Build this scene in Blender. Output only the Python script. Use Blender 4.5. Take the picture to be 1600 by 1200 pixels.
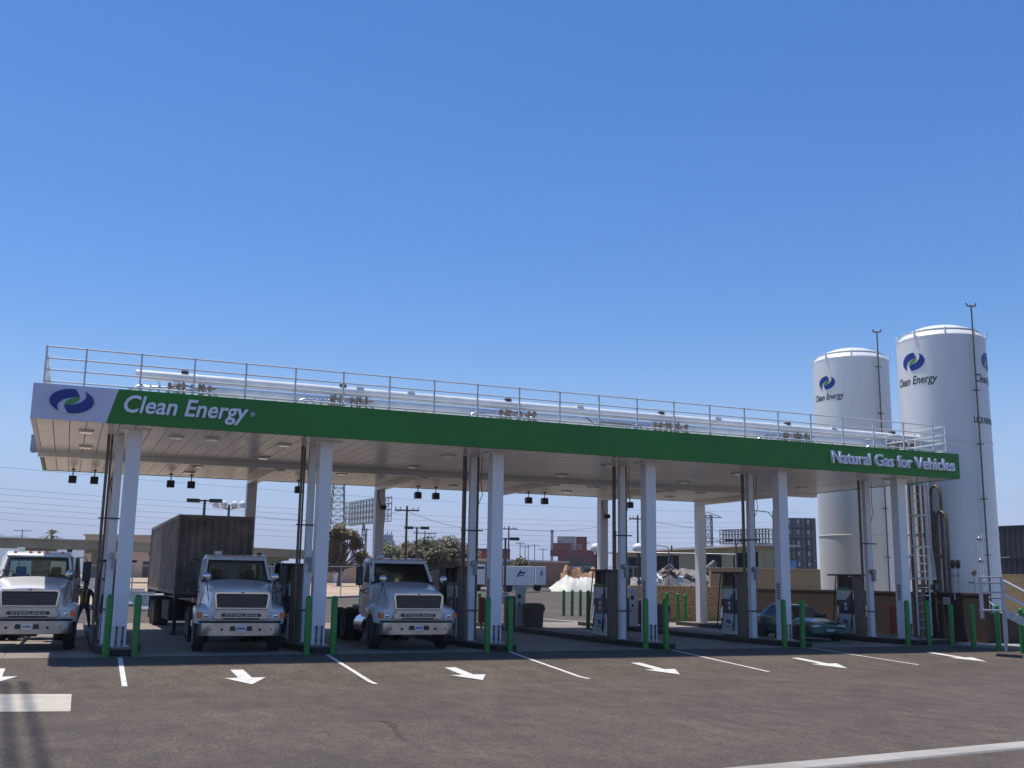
import bpy, math, random
from mathutils import Vector, Matrix
R = math.radians
PI = math.pi
random.seed(7)
for o in list(bpy.data.objects): bpy.data.objects.remove(o)
SC = bpy.context.scene
COL = SC.collection

# ------------------------------------------------------------ camera
CAM = Vector((-1.403, -29.947, 2.344))
PITCH, YAW, ROLL, FPX = R(10.52), R(22.631), R(0.87), 1634.7
FW = Vector((math.sin(YAW)*math.cos(PITCH), math.cos(YAW)*math.cos(PITCH), math.sin(PITCH)))
RT = Vector((math.cos(YAW), -math.sin(YAW), 0))
UP = RT.cross(FW)
RX = RT*math.cos(ROLL) + UP*math.sin(ROLL)
UX = -RT*math.sin(ROLL) + UP*math.cos(ROLL)
cd = bpy.data.cameras.new('camera'); cam = bpy.data.objects.new('camera', cd); COL.objects.link(cam)
M3 = Matrix((RX, UX, -FW)).transposed()
cam.matrix_world = Matrix.Translation(CAM) @ M3.to_4x4()
cd.sensor_width = 36; cd.lens = FPX/1600*36; cd.clip_start = .1; cd.clip_end = 12000
SC.camera = cam
SC.render.resolution_x = 1024; SC.render.resolution_y = 768

# ------------------------------------------------------------ sky, sun, exposure
SUNV = Vector((-1.05, 1.55, 6.6)).normalized()
EL = math.asin(SUNV.z); AZ = math.atan2(SUNV.x, SUNV.y)
W = bpy.data.worlds.new('World'); SC.world = W; W.use_nodes = True
nt = W.node_tree; bgn = nt.nodes['Background']
sky = nt.nodes.new('ShaderNodeTexSky'); sky.sky_type = 'NISHITA'; sky.sun_disc = False
sky.sun_elevation = EL; sky.sun_rotation = AZ
sky.altitude = 0; sky.air_density = 1.0; sky.dust_density = .25; sky.ozone_density = 5.0
hsv = nt.nodes.new('ShaderNodeHueSaturation'); hsv.inputs['Saturation'].default_value = 1.28; hsv.inputs['Hue'].default_value = .507
nt.links.new(sky.outputs[0], hsv.inputs['Color']); bgn.inputs[1].default_value = 0.115
# marine haze and thin cloud low over the horizon
wc = nt.nodes.new('ShaderNodeTexCoord'); ws_ = nt.nodes.new('ShaderNodeSeparateXYZ'); nt.links.new(wc.outputs['Generated'], ws_.inputs[0])
wm = nt.nodes.new('ShaderNodeMapping'); wm.inputs['Scale'].default_value = (3, 3, 34); nt.links.new(wc.outputs['Generated'], wm.inputs[0])
wn = nt.nodes.new('ShaderNodeTexNoise'); wn.inputs['Scale'].default_value = 1.6; wn.inputs['Detail'].default_value = 5; nt.links.new(wm.outputs[0], wn.inputs['Vector'])
wa = nt.nodes.new('ShaderNodeMapRange'); wa.interpolation_type = 'SMOOTHSTEP'; wa.inputs[1].default_value = .24; wa.inputs[2].default_value = -.02; wa.inputs[3].default_value = 0; wa.inputs[4].default_value = .97; nt.links.new(ws_.outputs[2], wa.inputs[0])
wx = nt.nodes.new('ShaderNodeMix'); wx.data_type = 'RGBA'; nt.links.new(wa.outputs[0], wx.inputs[0]); nt.links.new(hsv.outputs[0], wx.inputs[6]); wx.inputs[7].default_value = (3.2, 4.15, 6.3, 1)
wb = nt.nodes.new('ShaderNodeMapRange'); wb.interpolation_type = 'SMOOTHSTEP'; wb.inputs[1].default_value = .075; wb.inputs[2].default_value = .015; wb.inputs[3].default_value = 0; wb.inputs[4].default_value = 1; nt.links.new(ws_.outputs[2], wb.inputs[0])
wd = nt.nodes.new('ShaderNodeMapRange'); wd.inputs[1].default_value = .38; wd.inputs[2].default_value = .68; wd.inputs[3].default_value = .15; wd.inputs[4].default_value = .9; nt.links.new(wn.outputs[0], wd.inputs[0])
we = nt.nodes.new('ShaderNodeMath'); we.operation = 'MULTIPLY'; nt.links.new(wb.outputs[0], we.inputs[0]); nt.links.new(wd.outputs[0], we.inputs[1])
wy = nt.nodes.new('ShaderNodeMix'); wy.data_type = 'RGBA'; nt.links.new(we.outputs[0], wy.inputs[0]); nt.links.new(wx.outputs[2], wy.inputs[6]); wy.inputs[7].default_value = (5.6, 5.7, 6.6, 1)
nt.links.new(wy.outputs[2], bgn.inputs[0])
sl = bpy.data.lights.new('sun', 'SUN'); sl.energy = 3.9; sl.angle = R(.53); sl.color = (1, .94, .84)
so = bpy.data.objects.new('sun', sl); COL.objects.link(so)
so.rotation_euler = SUNV.to_track_quat('Z', 'Y').to_euler(); so.location = (0, 0, 60)
SC.view_settings.view_transform = 'Standard'; SC.view_settings.look = 'None'
SC.view_settings.exposure = 0.34; SC.view_settings.gamma = 1
SC.render.engine = 'CYCLES'
SC.cycles.max_bounces = 8; SC.cycles.transparent_max_bounces = 16

# ------------------------------------------------------------ placing helpers
def dirpx(px, py):
    a = (px-800)/FPX; b = (600-py)/FPX
    return FW + RX*a + UX*b
def at(px, py, depth):           # a point this many metres ahead of the camera
    return CAM + dirpx(px, py)*depth
def aty(px, py, Y):
    d = dirpx(px, py); return CAM + d*((Y-CAM.y)/d.y)
def atz(px, py, Z):
    d = dirpx(px, py); return CAM + d*((Z-CAM.z)/d.z)
def atx(px, py, X):
    d = dirpx(px, py); return CAM + d*((X-CAM.x)/d.x)
KN = [(-400, 0), (-6.2, 0), (-1.25, .25), (18, .25), (60, 1.05), (85, 1.38), (400, 1.6), (9000, 1.6)]
def gz(y):
    for (a, b), (c, d) in zip(KN, KN[1:]):
        if y <= c: return b+(d-b)*(y-a)/(c-a)
    return 1.6
def gnd(px, py):
    d = dirpx(px, py).normalized(); t = 5.
    while t < 3000:
        P = CAM+d*t
        if P.z < gz(P.y): return P
        t *= 1.0008
    return CAM+d*900
def far(px, depth):              # ground point under pixel column px at this depth
    p = at(px, 900, depth); p.z = gz(p.y); return p
def ztop(px, py, depth): return at(px, py, depth).z

# ------------------------------------------------------------ materials
MATS = {}
def mat(name, col, rough=.6, metal=0., var=.08, scale=3., bump=0., bscale=None, coat=0., var2=None, obj=True, detail=5, stretch=None, spec=None):
    if name in MATS: return MATS[name]
    m = bpy.data.materials.new(name); m.use_nodes = True; MATS[name] = m
    n = m.node_tree.nodes; l = m.node_tree.links; b = n['Principled BSDF']
    b.inputs['Roughness'].default_value = rough; b.inputs['Metallic'].default_value = metal
    if coat: b.inputs['Coat Weight'].default_value = coat; b.inputs['Coat Roughness'].default_value = .08
    if spec is not None: b.inputs['Specular IOR Level'].default_value = spec
    tc = n.new('ShaderNodeTexCoord'); src = tc.outputs['Object']
    if stretch:
        mp = n.new('ShaderNodeMapping'); mp.inputs['Scale'].default_value = stretch
        l.new(src, mp.inputs[0]); src = mp.outputs[0]
    nz = n.new('ShaderNodeTexNoise'); nz.inputs['Scale'].default_value = scale; nz.inputs['Detail'].default_value = detail
    nz.inputs['Roughness'].default_value = .62
    l.new(src, nz.inputs['Vector'])
    cr = n.new('ShaderNodeValToRGB'); cr.color_ramp.elements[0].position = .3; cr.color_ramp.elements[1].position = .7
    c = col; d = var2 or tuple(x*(1-2*var) for x in c); e = tuple(min(1, x*(1+var)) for x in c)
    cr.color_ramp.elements[0].color = (*d, 1); cr.color_ramp.elements[1].color = (*e, 1)
    l.new(nz.outputs[0], cr.inputs[0]); l.new(cr.outputs[0], b.inputs['Base Color'])
    mr = n.new('ShaderNodeMapRange'); mr.inputs[3].default_value = max(0, rough-.08); mr.inputs[4].default_value = min(1, rough+.1)
    l.new(nz.outputs[0], mr.inputs[0]); l.new(mr.outputs[0], b.inputs['Roughness'])
    if bump:
        nb = n.new('ShaderNodeTexNoise'); nb.inputs['Scale'].default_value = bscale or scale*8; nb.inputs['Detail'].default_value = 4
        l.new(src, nb.inputs['Vector'])
        bp = n.new('ShaderNodeBump'); bp.inputs['Strength'].default_value = bump; bp.inputs['Distance'].default_value = .02
        l.new(nb.outputs[0], bp.inputs['Height']); l.new(bp.outputs[0], b.inputs['Normal'])
    return m
WHITE = mat('white_paint', (.78, .77, .75), .42, var=.05, scale=1.3, bump=.05)
COLW = mat('column_paint', (.78, .77, .78), .38, var=.05, scale=1.1, stretch=(1, 1, .25))
TANKW = mat('tank_paint', (.76, .745, .71), .42, var=.07, scale=.5, bump=.06, bscale=2.2, stretch=(1, 1, .22), detail=7)
TRUCKW = mat('truck_paint', (.80, .80, .79), .22, var=.05, scale=.9, coat=.5)
GREENB = mat('bollard_green', (.010, .22, .030), .35, var=.2, scale=6)
GREENF = mat('fascia_green', (.018, .19, .006), .42, var=.1, scale=.7, stretch=(.5, 1, 1))
SIGNW = mat('sign_panel_white', (.62, .61, .72), .35, var=.03, scale=1.)
BLUE = mat('logo_blue', (.014, .028, .23), .4, var=.04)
LEAF = mat('logo_green', (.06, .30, .05), .4, var=.04)
LETW = mat('letter_white', (.80, .80, .86), .4, var=.03)
LETK = mat('letter_dark', (.035, .035, .05), .5, var=.1)
SOFF = mat('soffit_panel', (.80, .775, .735), .24, var=.04, scale=.8)
GROOVE = mat('dark_gap', (.10, .085, .07), .7)
ROOFM = mat('roof_deck', (.5, .5, .48), .7, scale=1)
GALV = mat('galvanised_steel', (.42, .43, .45), .42, metal=.75, var=.15, scale=8)
RAILW = mat('rail_paint', (.66, .67, .68), .35, var=.05)
GRILM = mat('grille_metal', (.13, .125, .125), .3, metal=.9, var=.1)
BUMPM = mat('bumper_alloy', (.50, .44, .39), .32, metal=.95, var=.12, scale=2.5)
CHROME = mat('chrome', (.72, .66, .61), .13, metal=1., var=.06, scale=3)
STEELD = mat('dark_steel', (.10, .085, .08), .45, metal=.4, var=.2, scale=6)
BLACK = mat('black_rubber', (.018, .017, .017), .7, var=.2, scale=10)
BLACKP = mat('black_plastic', (.02, .02, .022), .4, var=.1)
RUSTP = mat('brown_pipe', (.17, .125, .10), .5, metal=.2, var=.2, scale=5)
SILV = mat('polished_pipe', (.75, .74, .72), .2, metal=.9, var=.2, scale=6)
LAGG = mat('pipe_lagging', (.74, .74, .73), .45, var=.08, scale=2.)
AMBER = mat('amber_lens', (.75, .17, .03), .2, var=.1, coat=.6)
LAMPG = mat('lamp_glass', (.66, .68, .70), .12, var=.15, scale=14, coat=.8)
SEATM = mat('seat_cloth', (.045, .04, .038), .85)
PLATE = mat('plate_white', (.66, .69, .74), .4)
REDP = mat('red_paint', (.33, .035, .02), .4, var=.1)
BROWNP = mat('dispenser_brown', (.15, .10, .072), .38, var=.25, scale=2.5, stretch=(1, 1, .3))
TRASH = mat('aggregate_brown', (.17, .125, .10), .85, var=.25, scale=40, bump=.4)
HOODM = mat('hood_black', (.03, .022, .02), .5)
DISPW = mat('dispenser_white', (.62, .65, .68), .35, var=.04)
DISPN = mat('dispenser_navy', (.022, .026, .055), .3, var=.1)
CONTB = mat('container_brown', (.24, .18, .145), .6, var=.3, scale=1.2, bump=.1)
TEAL = mat('car_teal', (.006, .10, .098), .2, var=.06, coat=.8)
KERBD = mat('island_kerb_dark', (.035, .027, .023), .7, var=.3, scale=3)
CONCI = mat('island_concrete', (.20, .165, .135), .85, var=.14, scale=2, bump=.2)
WOODP = mat('pole_wood', (.075, .05, .035), .85, var=.2, scale=4)
SCRAP = mat('scrap_grey', (.25, .23, .22), .7, var=.4, scale=2.5, var2=(.07, .06, .05))
TARP = mat('white_tarp', (.66, .63, .55), .6, var=.12, scale=.8, bump=.3)
HAZEG = mat('plant_grey', (.34, .35, .37), .7, var=.12, scale=.1)
SKIN = mat('skin', (.16, .09, .06), .55)
CLOTH = mat('dark_cloth', (.03, .034, .055), .9, var=.15, scale=9)
VEST = mat('vest_cloth', (.07, .055, .035), .9, var=.2, scale=9)
VYEL = mat('vest_stripe', (.34, .25, .04), .7)

def glass(name, tint, refl=.06):
    m = bpy.data.materials.new(name); m.use_nodes = True
    n = m.node_tree.nodes; l = m.node_tree.links; n.remove(n['Principled BSDF'])
    t = n.new('ShaderNodeBsdfTransparent'); t.inputs[0].default_value = (*tint, 1)
    g = n.new('ShaderNodeBsdfGlossy'); g.inputs['Roughness'].default_value = .03
    f = n.new('ShaderNodeFresnel'); f.inputs[0].default_value = 1.5
    x = n.new('ShaderNodeMixShader'); l.new(f.outputs[0], x.inputs[0]); l.new(t.outputs[0], x.inputs[1]); l.new(g.outputs[0], x.inputs[2])
    l.new(x.outputs[0], n['Material Output'].inputs[0]); return m
GLASS = glass('cab_glass', (.74, .79, .75))
def netmat():
    m = bpy.data.materials.new('chain_link'); m.use_nodes = True
    n = m.node_tree.nodes; l = m.node_tree.links; b = n['Principled BSDF']
    b.inputs['Base Color'].default_value = (.22, .21, .2, 1); b.inputs['Roughness'].default_value = .5; b.inputs['Metallic'].default_value = .3
    tc = n.new('ShaderNodeTexCoord'); outs = []
    for ang in (45, -45):
        mp = n.new('ShaderNodeMapping'); mp.inputs['Rotation'].default_value = (0, R(ang), 0); mp.inputs['Scale'].default_value = (14, 14, 14)
        l.new(tc.outputs['Object'], mp.inputs[0])
        sx = n.new('ShaderNodeSeparateXYZ'); l.new(mp.outputs[0], sx.inputs[0])
        fr = n.new('ShaderNodeMath'); fr.operation = 'FRACT'; l.new(sx.outputs[0], fr.inputs[0])
        lt = n.new('ShaderNodeMath'); lt.operation = 'LESS_THAN'; lt.inputs[1].default_value = .045; l.new(fr.outputs[0], lt.inputs[0]); outs.append(lt)
    mx = n.new('ShaderNodeMath'); mx.operation = 'MAXIMUM'; l.new(outs[0].outputs[0], mx.inputs[0]); l.new(outs[1].outputs[0], mx.inputs[1])
    l.new(mx.outputs[0], b.inputs['Alpha']); return m
NET = netmat()
def blockmat(name, c1, c2, mortar, bw, bh, bump=.5, noise=20, rough=.9, along='xz', var=.25):
    """courses of masonry; the wall's object x runs along it"""
    m = bpy.data.materials.new(name); m.use_nodes = True
    n = m.node_tree.nodes; l = m.node_tree.links; b = n['Principled BSDF']; b.inputs['Roughness'].default_value = rough
    tc = n.new('ShaderNodeTexCoord'); sx = n.new('ShaderNodeSeparateXYZ'); l.new(tc.outputs['Object'], sx.inputs[0])
    ad = n.new('ShaderNodeMath'); ad.operation = 'ADD'; l.new(sx.outputs[0], ad.inputs[0]); l.new(sx.outputs[1], ad.inputs[1])
    cb = n.new('ShaderNodeCombineXYZ'); l.new(ad.outputs[0], cb.inputs[0]); l.new(sx.outputs[2], cb.inputs[1])
    br = n.new('ShaderNodeTexBrick'); l.new(cb.outputs[0], br.inputs['Vector'])
    br.inputs['Color1'].default_value = (*c1, 1); br.inputs['Color2'].default_value = (*c2, 1); br.inputs['Mortar'].default_value = (*mortar, 1)
    br.inputs['Scale'].default_value = 1; br.inputs['Brick Width'].default_value = bw; br.inputs['Row Height'].default_value = bh; br.inputs['Mortar Size'].default_value = .011
    nz = n.new('ShaderNodeTexNoise'); nz.inputs['Scale'].default_value = noise; nz.inputs['Detail'].default_value = 4; l.new(tc.outputs['Object'], nz.inputs['Vector'])
    mr = n.new('ShaderNodeMapRange'); mr.inputs[1].default_value = .3; mr.inputs[2].default_value = .7; mr.inputs[3].default_value = 1-var; mr.inputs[4].default_value = 1+var; l.new(nz.outputs[0], mr.inputs[0])
    mx = n.new('ShaderNodeVectorMath'); mx.operation = 'SCALE'; l.new(br.outputs[0], mx.inputs[0]); l.new(mr.outputs[0], mx.inputs['Scale'])
    l.new(mx.outputs[0], b.inputs['Base Color'])
    bp = n.new('ShaderNodeBump'); bp.inputs['Strength'].default_value = bump; bp.inputs['Distance'].default_value = .03
    l.new(nz.outputs[0], bp.inputs['Height']); l.new(bp.outputs[0], b.inputs['Normal']); return m
YBLOCK = blockmat('tan_block', (.46, .31, .15), (.41, .27, .13), (.28, .2, .12), .9, .40)
BBLOCK = blockmat('brown_block', (.060, .036, .024), (.053, .032, .022), (.04, .027, .019), .8, .4, var=.15)
STONEB = blockmat('split_face_stone', (.40, .27, .14), (.34, .22, .11), (.33, .22, .11), .4, .2, bump=1., noise=11, var=.7)

# ------------------------------------------------------------ mesh helpers
class MB:
    def __init__(s): s.v = []; s.f = []; s.m = []
    def add(s, vs, fs, m=0):
        k = len(s.v); s.v += [tuple(v) for v in vs]; s.f += [tuple(i+k for i in f) for f in fs]; s.m += [m]*len(fs); return s
    def box(s, x0, x1, y0, y1, z0, z1, m=0, T=None):
        vs = [Vector((x, y, z)) for z in (z0, z1) for y in (y0, y1) for x in (x0, x1)]
        if T is not None: vs = [T @ v for v in vs]
        return s.add(vs, [(0, 2, 3, 1), (4, 5, 7, 6), (0, 1, 5, 4), (2, 6, 7, 3), (0, 4, 6, 2), (1, 3, 7, 5)], m)
    def tube(s, p, q, r, n=10, r2=None, m=0, cap=True):
        p = Vector(p); q = Vector(q); d = (q-p)
        if d.length < 1e-6: return s
        d.normalize(); a = d.orthogonal().normalized(); b = d.cross(a); r2 = r if r2 is None else r2
        vs = [p+(a*math.cos(2*PI*i/n)+b*math.sin(2*PI*i/n))*r for i in range(n)]+[q+(a*math.cos(2*PI*i/n)+b*math.sin(2*PI*i/n))*r2 for i in range(n)]
        fs = [(i, (i+1) % n, n+(i+1) % n, n+i) for i in range(n)]
        if cap: fs += [tuple(range(n))[::-1], tuple(range(n, 2*n))]
        return s.add(vs, fs, m)
    def path(s, pts, r, n=8, m=0):
        pts = [Vector(p) for p in pts]; rings = []; up = None
        for i, p in enumerate(pts):
            d = (pts[min(i+1, len(pts)-1)]-pts[max(i-1, 0)]).normalized()
            if up is None: a = d.orthogonal().normalized()
            else: a = (up-d*up.dot(d)).normalized()
            up = a; b = d.cross(a)
            rings.append([p+(a*math.cos(2*PI*k/n)+b*math.sin(2*PI*k/n))*r for k in range(n)])
        vs = [v for rr in rings for v in rr]; fs = []
        for i in range(len(pts)-1):
            for k in range(n): fs.append((i*n+k, i*n+(k+1) % n, (i+1)*n+(k+1) % n, (i+1)*n+k))
        fs += [tuple(range(n))[::-1], tuple(range((len(pts)-1)*n, len(pts)*n))]
        return s.add(vs, fs, m)
    def lathe(s, prof, c=(0, 0, 0), n=24, m=0, axis='z'):
        vs = []; fs = []
        for r, z in prof:
            for k in range(n):
                a = 2*PI*k/n; x, y = r*math.cos(a), r*math.sin(a)
                v = (x, y, z) if axis == 'z' else ((z, x, y) if axis == 'x' else (x, z, y))
                vs.append((v[0]+c[0], v[1]+c[1], v[2]+c[2]))
        for i in range(len(prof)-1):
            for k in range(n):
                f = (i*n+k, i*n+(k+1) % n, (i+1)*n+(k+1) % n, (i+1)*n+k); fs.append(f if axis != 'y' else f[::-1])
        a, b = tuple(range(n))[::-1], tuple(range((len(prof)-1)*n, len(prof)*n))
        fs += [a, b] if axis != 'y' else [a[::-1], b[::-1]]
        return s.add(vs, fs, m)
    def prism(s, poly, a0, a1, axis='z', m=0, T=None):
        """poly: 2-D outline; extruded along axis from a0 to a1"""
        def P(u, v, w): return {'z': (u, v, w), 'x': (w, u, v), 'y': (u, w, v)}[axis]
        n = len(poly); vs = [Vector(P(u, v, a0)) for u, v in poly]+[Vector(P(u, v, a1)) for u, v in poly]
        if T is not None: vs = [T @ v for v in vs]
        fs = [tuple(range(n))[::-1], tuple(range(n, 2*n))]+[(i, (i+1) % n, n+(i+1) % n, n+i) for i in range(n)]
        return s.add(vs, fs, m)
    def plate(s, q, t, m=0):
        """quad q with thickness t behind it"""
        q = [Vector(v) for v in q]; nn = (q[1]-q[0]).cross(q[2]-q[1]).normalized()
        vs = q+[v-nn*t for v in q]
        return s.add(vs, [(0, 1, 2, 3), (7, 6, 5, 4)]+[(i, i+4, (i+1) % 4+4, (i+1) % 4) for i in range(4)], m)
    def frame(s, q, t, u0, u1, v0, v1, m=0):
        """quad plate (q0 bottom-left, q1 bottom-right, q2 top-right, q3 top-left) with a window u0..u1, v0..v1"""
        q = [Vector(v) for v in q]
        def P(u, v): return (q[0]*(1-u)+q[1]*u)*(1-v)+(q[3]*(1-u)+q[2]*u)*v
        o = [P(0, 0), P(1, 0), P(1, 1), P(0, 1)]; i = [P(u0, v0), P(u1, v0), P(u1, v1), P(u0, v1)]
        nn = (q[1]-q[0]).cross(q[2]-q[1]).normalized()
        vs = o+i+[v-nn*t for v in o+i]; fs = []
        for k in range(4):
            l = (k+1) % 4
            fs += [(k, l, 4+l, 4+k), (8+l, 8+k, 12+k, 12+l), (k, 8+k, 8+l, l), (4+l, 12+l, 12+k, 4+k)]
        s.add(vs, fs, m); return i
    def sphere(s, c, r, n=12, m=0, sz=(1, 1, 1)):
        k = n//2; prof = [(max(1e-4, math.sin(PI*i/k)), -math.cos(PI*i/k)) for i in range(k+1)]
        o = len(s.v); s.lathe(prof, (0, 0, 0), n, m)
        for i in range(o, len(s.v)):
            v = s.v[i]; s.v[i] = (c[0]+v[0]*r*sz[0], c[1]+v[1]*r*sz[1], c[2]+v[2]*r*sz[2])
        return s
    def loft(s, rings, m=0, close=True, cap=True):
        n = len(rings[0]); vs = [v for r in rings for v in r]; fs = []
        for i in range(len(rings)-1):
            for k in range(n if close else n-1): fs.append((i*n+k, i*n+(k+1) % n, (i+1)*n+(k+1) % n, (i+1)*n+k))
        if cap: fs += [tuple(range(n))[::-1], tuple(range((len(rings)-1)*n, len(rings)*n))]
        return s.add(vs, fs, m)
    def build(s, name, mats, parent=None, smooth=0, bevel=0, loc=None, rz=0, seg=2):
        me = bpy.data.meshes.new(name); me.from_pydata(s.v, [], s.f)
        if not isinstance(mats, (list, tuple)): mats = [mats]
        for x in mats: me.materials.append(x)
        me.polygons.foreach_set('material_index', s.m); me.update()
        if smooth:
            me.polygons.foreach_set('use_smooth', [True]*len(me.polygons)); me.set_sharp_from_angle(angle=R(smooth))
        return link(name, me, parent, bevel, loc, rz, seg)
def link(name, me, parent=None, bevel=0, loc=None, rz=0, seg=2):
    o = bpy.data.objects.new(name, me); COL.objects.link(o)
    if parent: o.parent = parent
    if loc is not None: o.location = loc
    o.rotation_euler = (0, 0, rz)
    if bevel:
        b = o.modifiers.new('bevel', 'BEVEL'); b.width = bevel; b.segments = seg; b.limit_method = 'ANGLE'; b.angle_limit = R(35)
    return o
def tag(o, label, cat, group=None, kind=None):
    if label: o['label'] = label
    if cat: o['category'] = cat
    if group: o['group'] = group
    if kind: o['kind'] = kind
    return o
def thing(name, label, cat, loc=(0, 0, 0), rz=0, group=None):
    o = bpy.data.objects.new(name, None); COL.objects.link(o); o.empty_display_size = .3
    o.location = loc; o.rotation_euler = (0, 0, rz)
    return tag(o, label, cat, group)
KIDS = {}
def dup(root, loc, rz=0, label=None, skip=()):
    def cp(o, par):
        c = o.copy(); COL.objects.link(c)
        if par: c.parent = par
        for k in o.children:
            if k.name.split('.')[0] not in skip: cp(k, c)
        return c
    r = cp(root, None); r.location = loc; r.rotation_euler = (0, 0, rz)
    if label: r['label'] = label
    return r
def structure(o): o['kind'] = 'structure'; return o
def text_me(txt, size, ext=.01, off=0., shear=0., width=None, align='LEFT', height=None):
    """letters in the x-z plane, facing -y, baseline at z=0"""
    c = bpy.data.curves.new('lettering', 'FONT'); c.body = txt; c.size = size; c.extrude = ext; c.offset = off; c.shear = shear
    c.resolution_u = 3
    o = bpy.data.objects.new('t', c); COL.objects.link(o); bpy.context.view_layer.update()
    me = bpy.data.meshes.new_from_object(o.evaluated_get(bpy.context.evaluated_depsgraph_get()))
    bpy.data.objects.remove(o)
    xs = [v.co.x for v in me.vertices]; x0, x1 = min(xs), max(xs)
    k = (width/(x1-x0)) if width else 1
    for v in me.vertices:
        x, y, z = v.co; x = (x-x0)*k
        if align == 'CENTER': x -= (x1-x0)*k/2
        v.co = (x, -z, y)
    me.materials.clear(); return me
def ell(a0, a1, n, s=1): return [(s*math.cos(R(a0+(a1-a0)*i/n)), s*math.sin(R(a0+(a1-a0)*i/n))) for i in range(n+1)]
SW1 = ell(236, 82, 26)+[(.24, .72), (.34, .38), (.1, .33), (-.18, .24), (-.42, .06), (-.58, -.2), (-.64, -.5)]
SW2 = [(-x, -y) for x, y in SW1]
LEAFP = [(-.33, -.38), (-.28, -.1), (-.14, .13), (.08, .26), (.37, .34), (.30, .08), (.14, -.14), (-.06, -.28)]
# ------------------------------------------------------------ ground
def noisenode(n, l, src, scale, det=5, rgh=.6):
    z = n.new('ShaderNodeTexNoise'); z.inputs['Scale'].default_value = scale; z.inputs['Detail'].default_value = det; z.inputs['Roughness'].default_value = rgh
    l.new(src, z.inputs['Vector']); return z
def asphalt():
    m = bpy.data.materials.new('asphalt'); m.use_nodes = True; n = m.node_tree.nodes; l = m.node_tree.links; b = n['Principled BSDF']
    tc = n.new('ShaderNodeTexCoord'); mp = n.new('ShaderNodeMapping'); mp.inputs['Scale'].default_value = (.7, .8, 1); mp.inputs['Rotation'].default_value = (0, 0, R(20)); l.new(tc.outputs['Object'], mp.inputs[0])
    a = noisenode(n, l, mp.outputs[0], .8, 8, .65); c = noisenode(n, l, tc.outputs['Object'], 34, 6, .85); d = noisenode(n, l, tc.outputs['Object'], .16, 3)
    r1 = n.new('ShaderNodeValToRGB'); e = r1.color_ramp.elements; e[0].position = .3; e[1].position = .72
    e[0].color = (.072, .053, .038, 1); e[1].color = (.102, .077, .057, 1); l.new(a.outputs[0], r1.inputs[0])
    m1 = n.new('ShaderNodeMapRange'); m1.inputs[1].default_value = .36; m1.inputs[2].default_value = .64; m1.inputs[3].default_value = .35; m1.inputs[4].default_value = 1.65; l.new(c.outputs[0], m1.inputs[0])
    m2 = n.new('ShaderNodeMapRange'); m2.inputs[1].default_value = .3; m2.inputs[2].default_value = .7; m2.inputs[3].default_value = .86; m2.inputs[4].default_value = 1.12; l.new(d.outputs[0], m2.inputs[0])
    mp2 = n.new('ShaderNodeMapping'); mp2.inputs['Scale'].default_value = (1, .42, 1); l.new(tc.outputs['Object'], mp2.inputs[0])
    f1 = noisenode(n, l, mp2.outputs[0], 15, 5, .9); m4 = n.new('ShaderNodeMapRange'); m4.inputs[1].default_value = .38; m4.inputs[2].default_value = .62; m4.inputs[3].default_value = .62; m4.inputs[4].default_value = 1.38; l.new(f1.outputs[0], m4.inputs[0])
    f2 = noisenode(n, l, mp2.outputs[0], 2.3, 6, .7); m5 = n.new('ShaderNodeMapRange'); m5.inputs[1].default_value = .36; m5.inputs[2].default_value = .64; m5.inputs[3].default_value = .80; m5.inputs[4].default_value = 1.22; l.new(f2.outputs[0], m5.inputs[0])
    mv = n.new('ShaderNodeMath'); mv.operation = 'MULTIPLY'; l.new(m4.outputs[0], mv.inputs[0]); l.new(m5.outputs[0], mv.inputs[1])
    mu0 = n.new('ShaderNodeMath'); mu0.operation = 'MULTIPLY'; l.new(m1.outputs[0], mu0.inputs[0]); l.new(mv.outputs[0], mu0.inputs[1])
    mu = n.new('ShaderNodeMath'); mu.operation = 'MULTIPLY'; l.new(mu0.outputs[0], mu.inputs[0]); l.new(m2.outputs[0], mu.inputs[1])
    sc = n.new('ShaderNodeVectorMath'); sc.operation = 'SCALE'; l.new(r1.outputs[0], sc.inputs[0]); l.new(mu.outputs[0], sc.inputs['Scale'])
    # sparse pale scuffs and grit
    v = noisenode(n, l, tc.outputs['Object'], 2.6, 6, .75); v.inputs['Distortion'].default_value = 1.
    gt = n.new('ShaderNodeMapRange'); gt.inputs[1].default_value = .66; gt.inputs[2].default_value = .74; l.new(v.outputs[0], gt.inputs[0])
    mx = n.new('ShaderNodeMix'); mx.data_type = 'RGBA'; l.new(gt.outputs[0], mx.inputs[0]); l.new(sc.outputs[0], mx.inputs[6]); mx.inputs[7].default_value = (.26, .22, .19, 1)
    l.new(mx.outputs[2], b.inputs['Base Color']); b.inputs['Roughness'].default_value = .88
    bp = n.new('ShaderNodeBump'); bp.inputs['Strength'].default_value = .5; bp.inputs['Distance'].default_value = .01; l.new(c.outputs[0], bp.inputs['Height']); l.new(bp.outputs[0], b.inputs['Normal'])
    return m
ASPH = asphalt()
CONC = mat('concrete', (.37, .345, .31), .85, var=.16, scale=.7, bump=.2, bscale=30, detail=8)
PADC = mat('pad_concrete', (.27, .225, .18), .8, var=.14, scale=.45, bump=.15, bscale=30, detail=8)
SAND = mat('sand', (.50, .37, .25), .95, var=.16, scale=.25, bump=.5, bscale=3, var2=(.33, .24, .16), detail=8)
DIRT = mat('far_ground', (.34, .27, .20), .95, var=.2, scale=.05)
PAINTW = mat('road_paint', (.74, .74, .70), .7, scale=9, detail=10, var2=(.50, .48, .43), bump=.2)
g = MB(); xs = [-2500, -300, -40, 0, 40, 100, 300, 2500]
ys = [-150, -6.2, -1.25, 18, 60, 85, 400, 6000]
vs = [(x, y, gz(y)) for y in ys for x in xs]; nx = len(xs)
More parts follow.
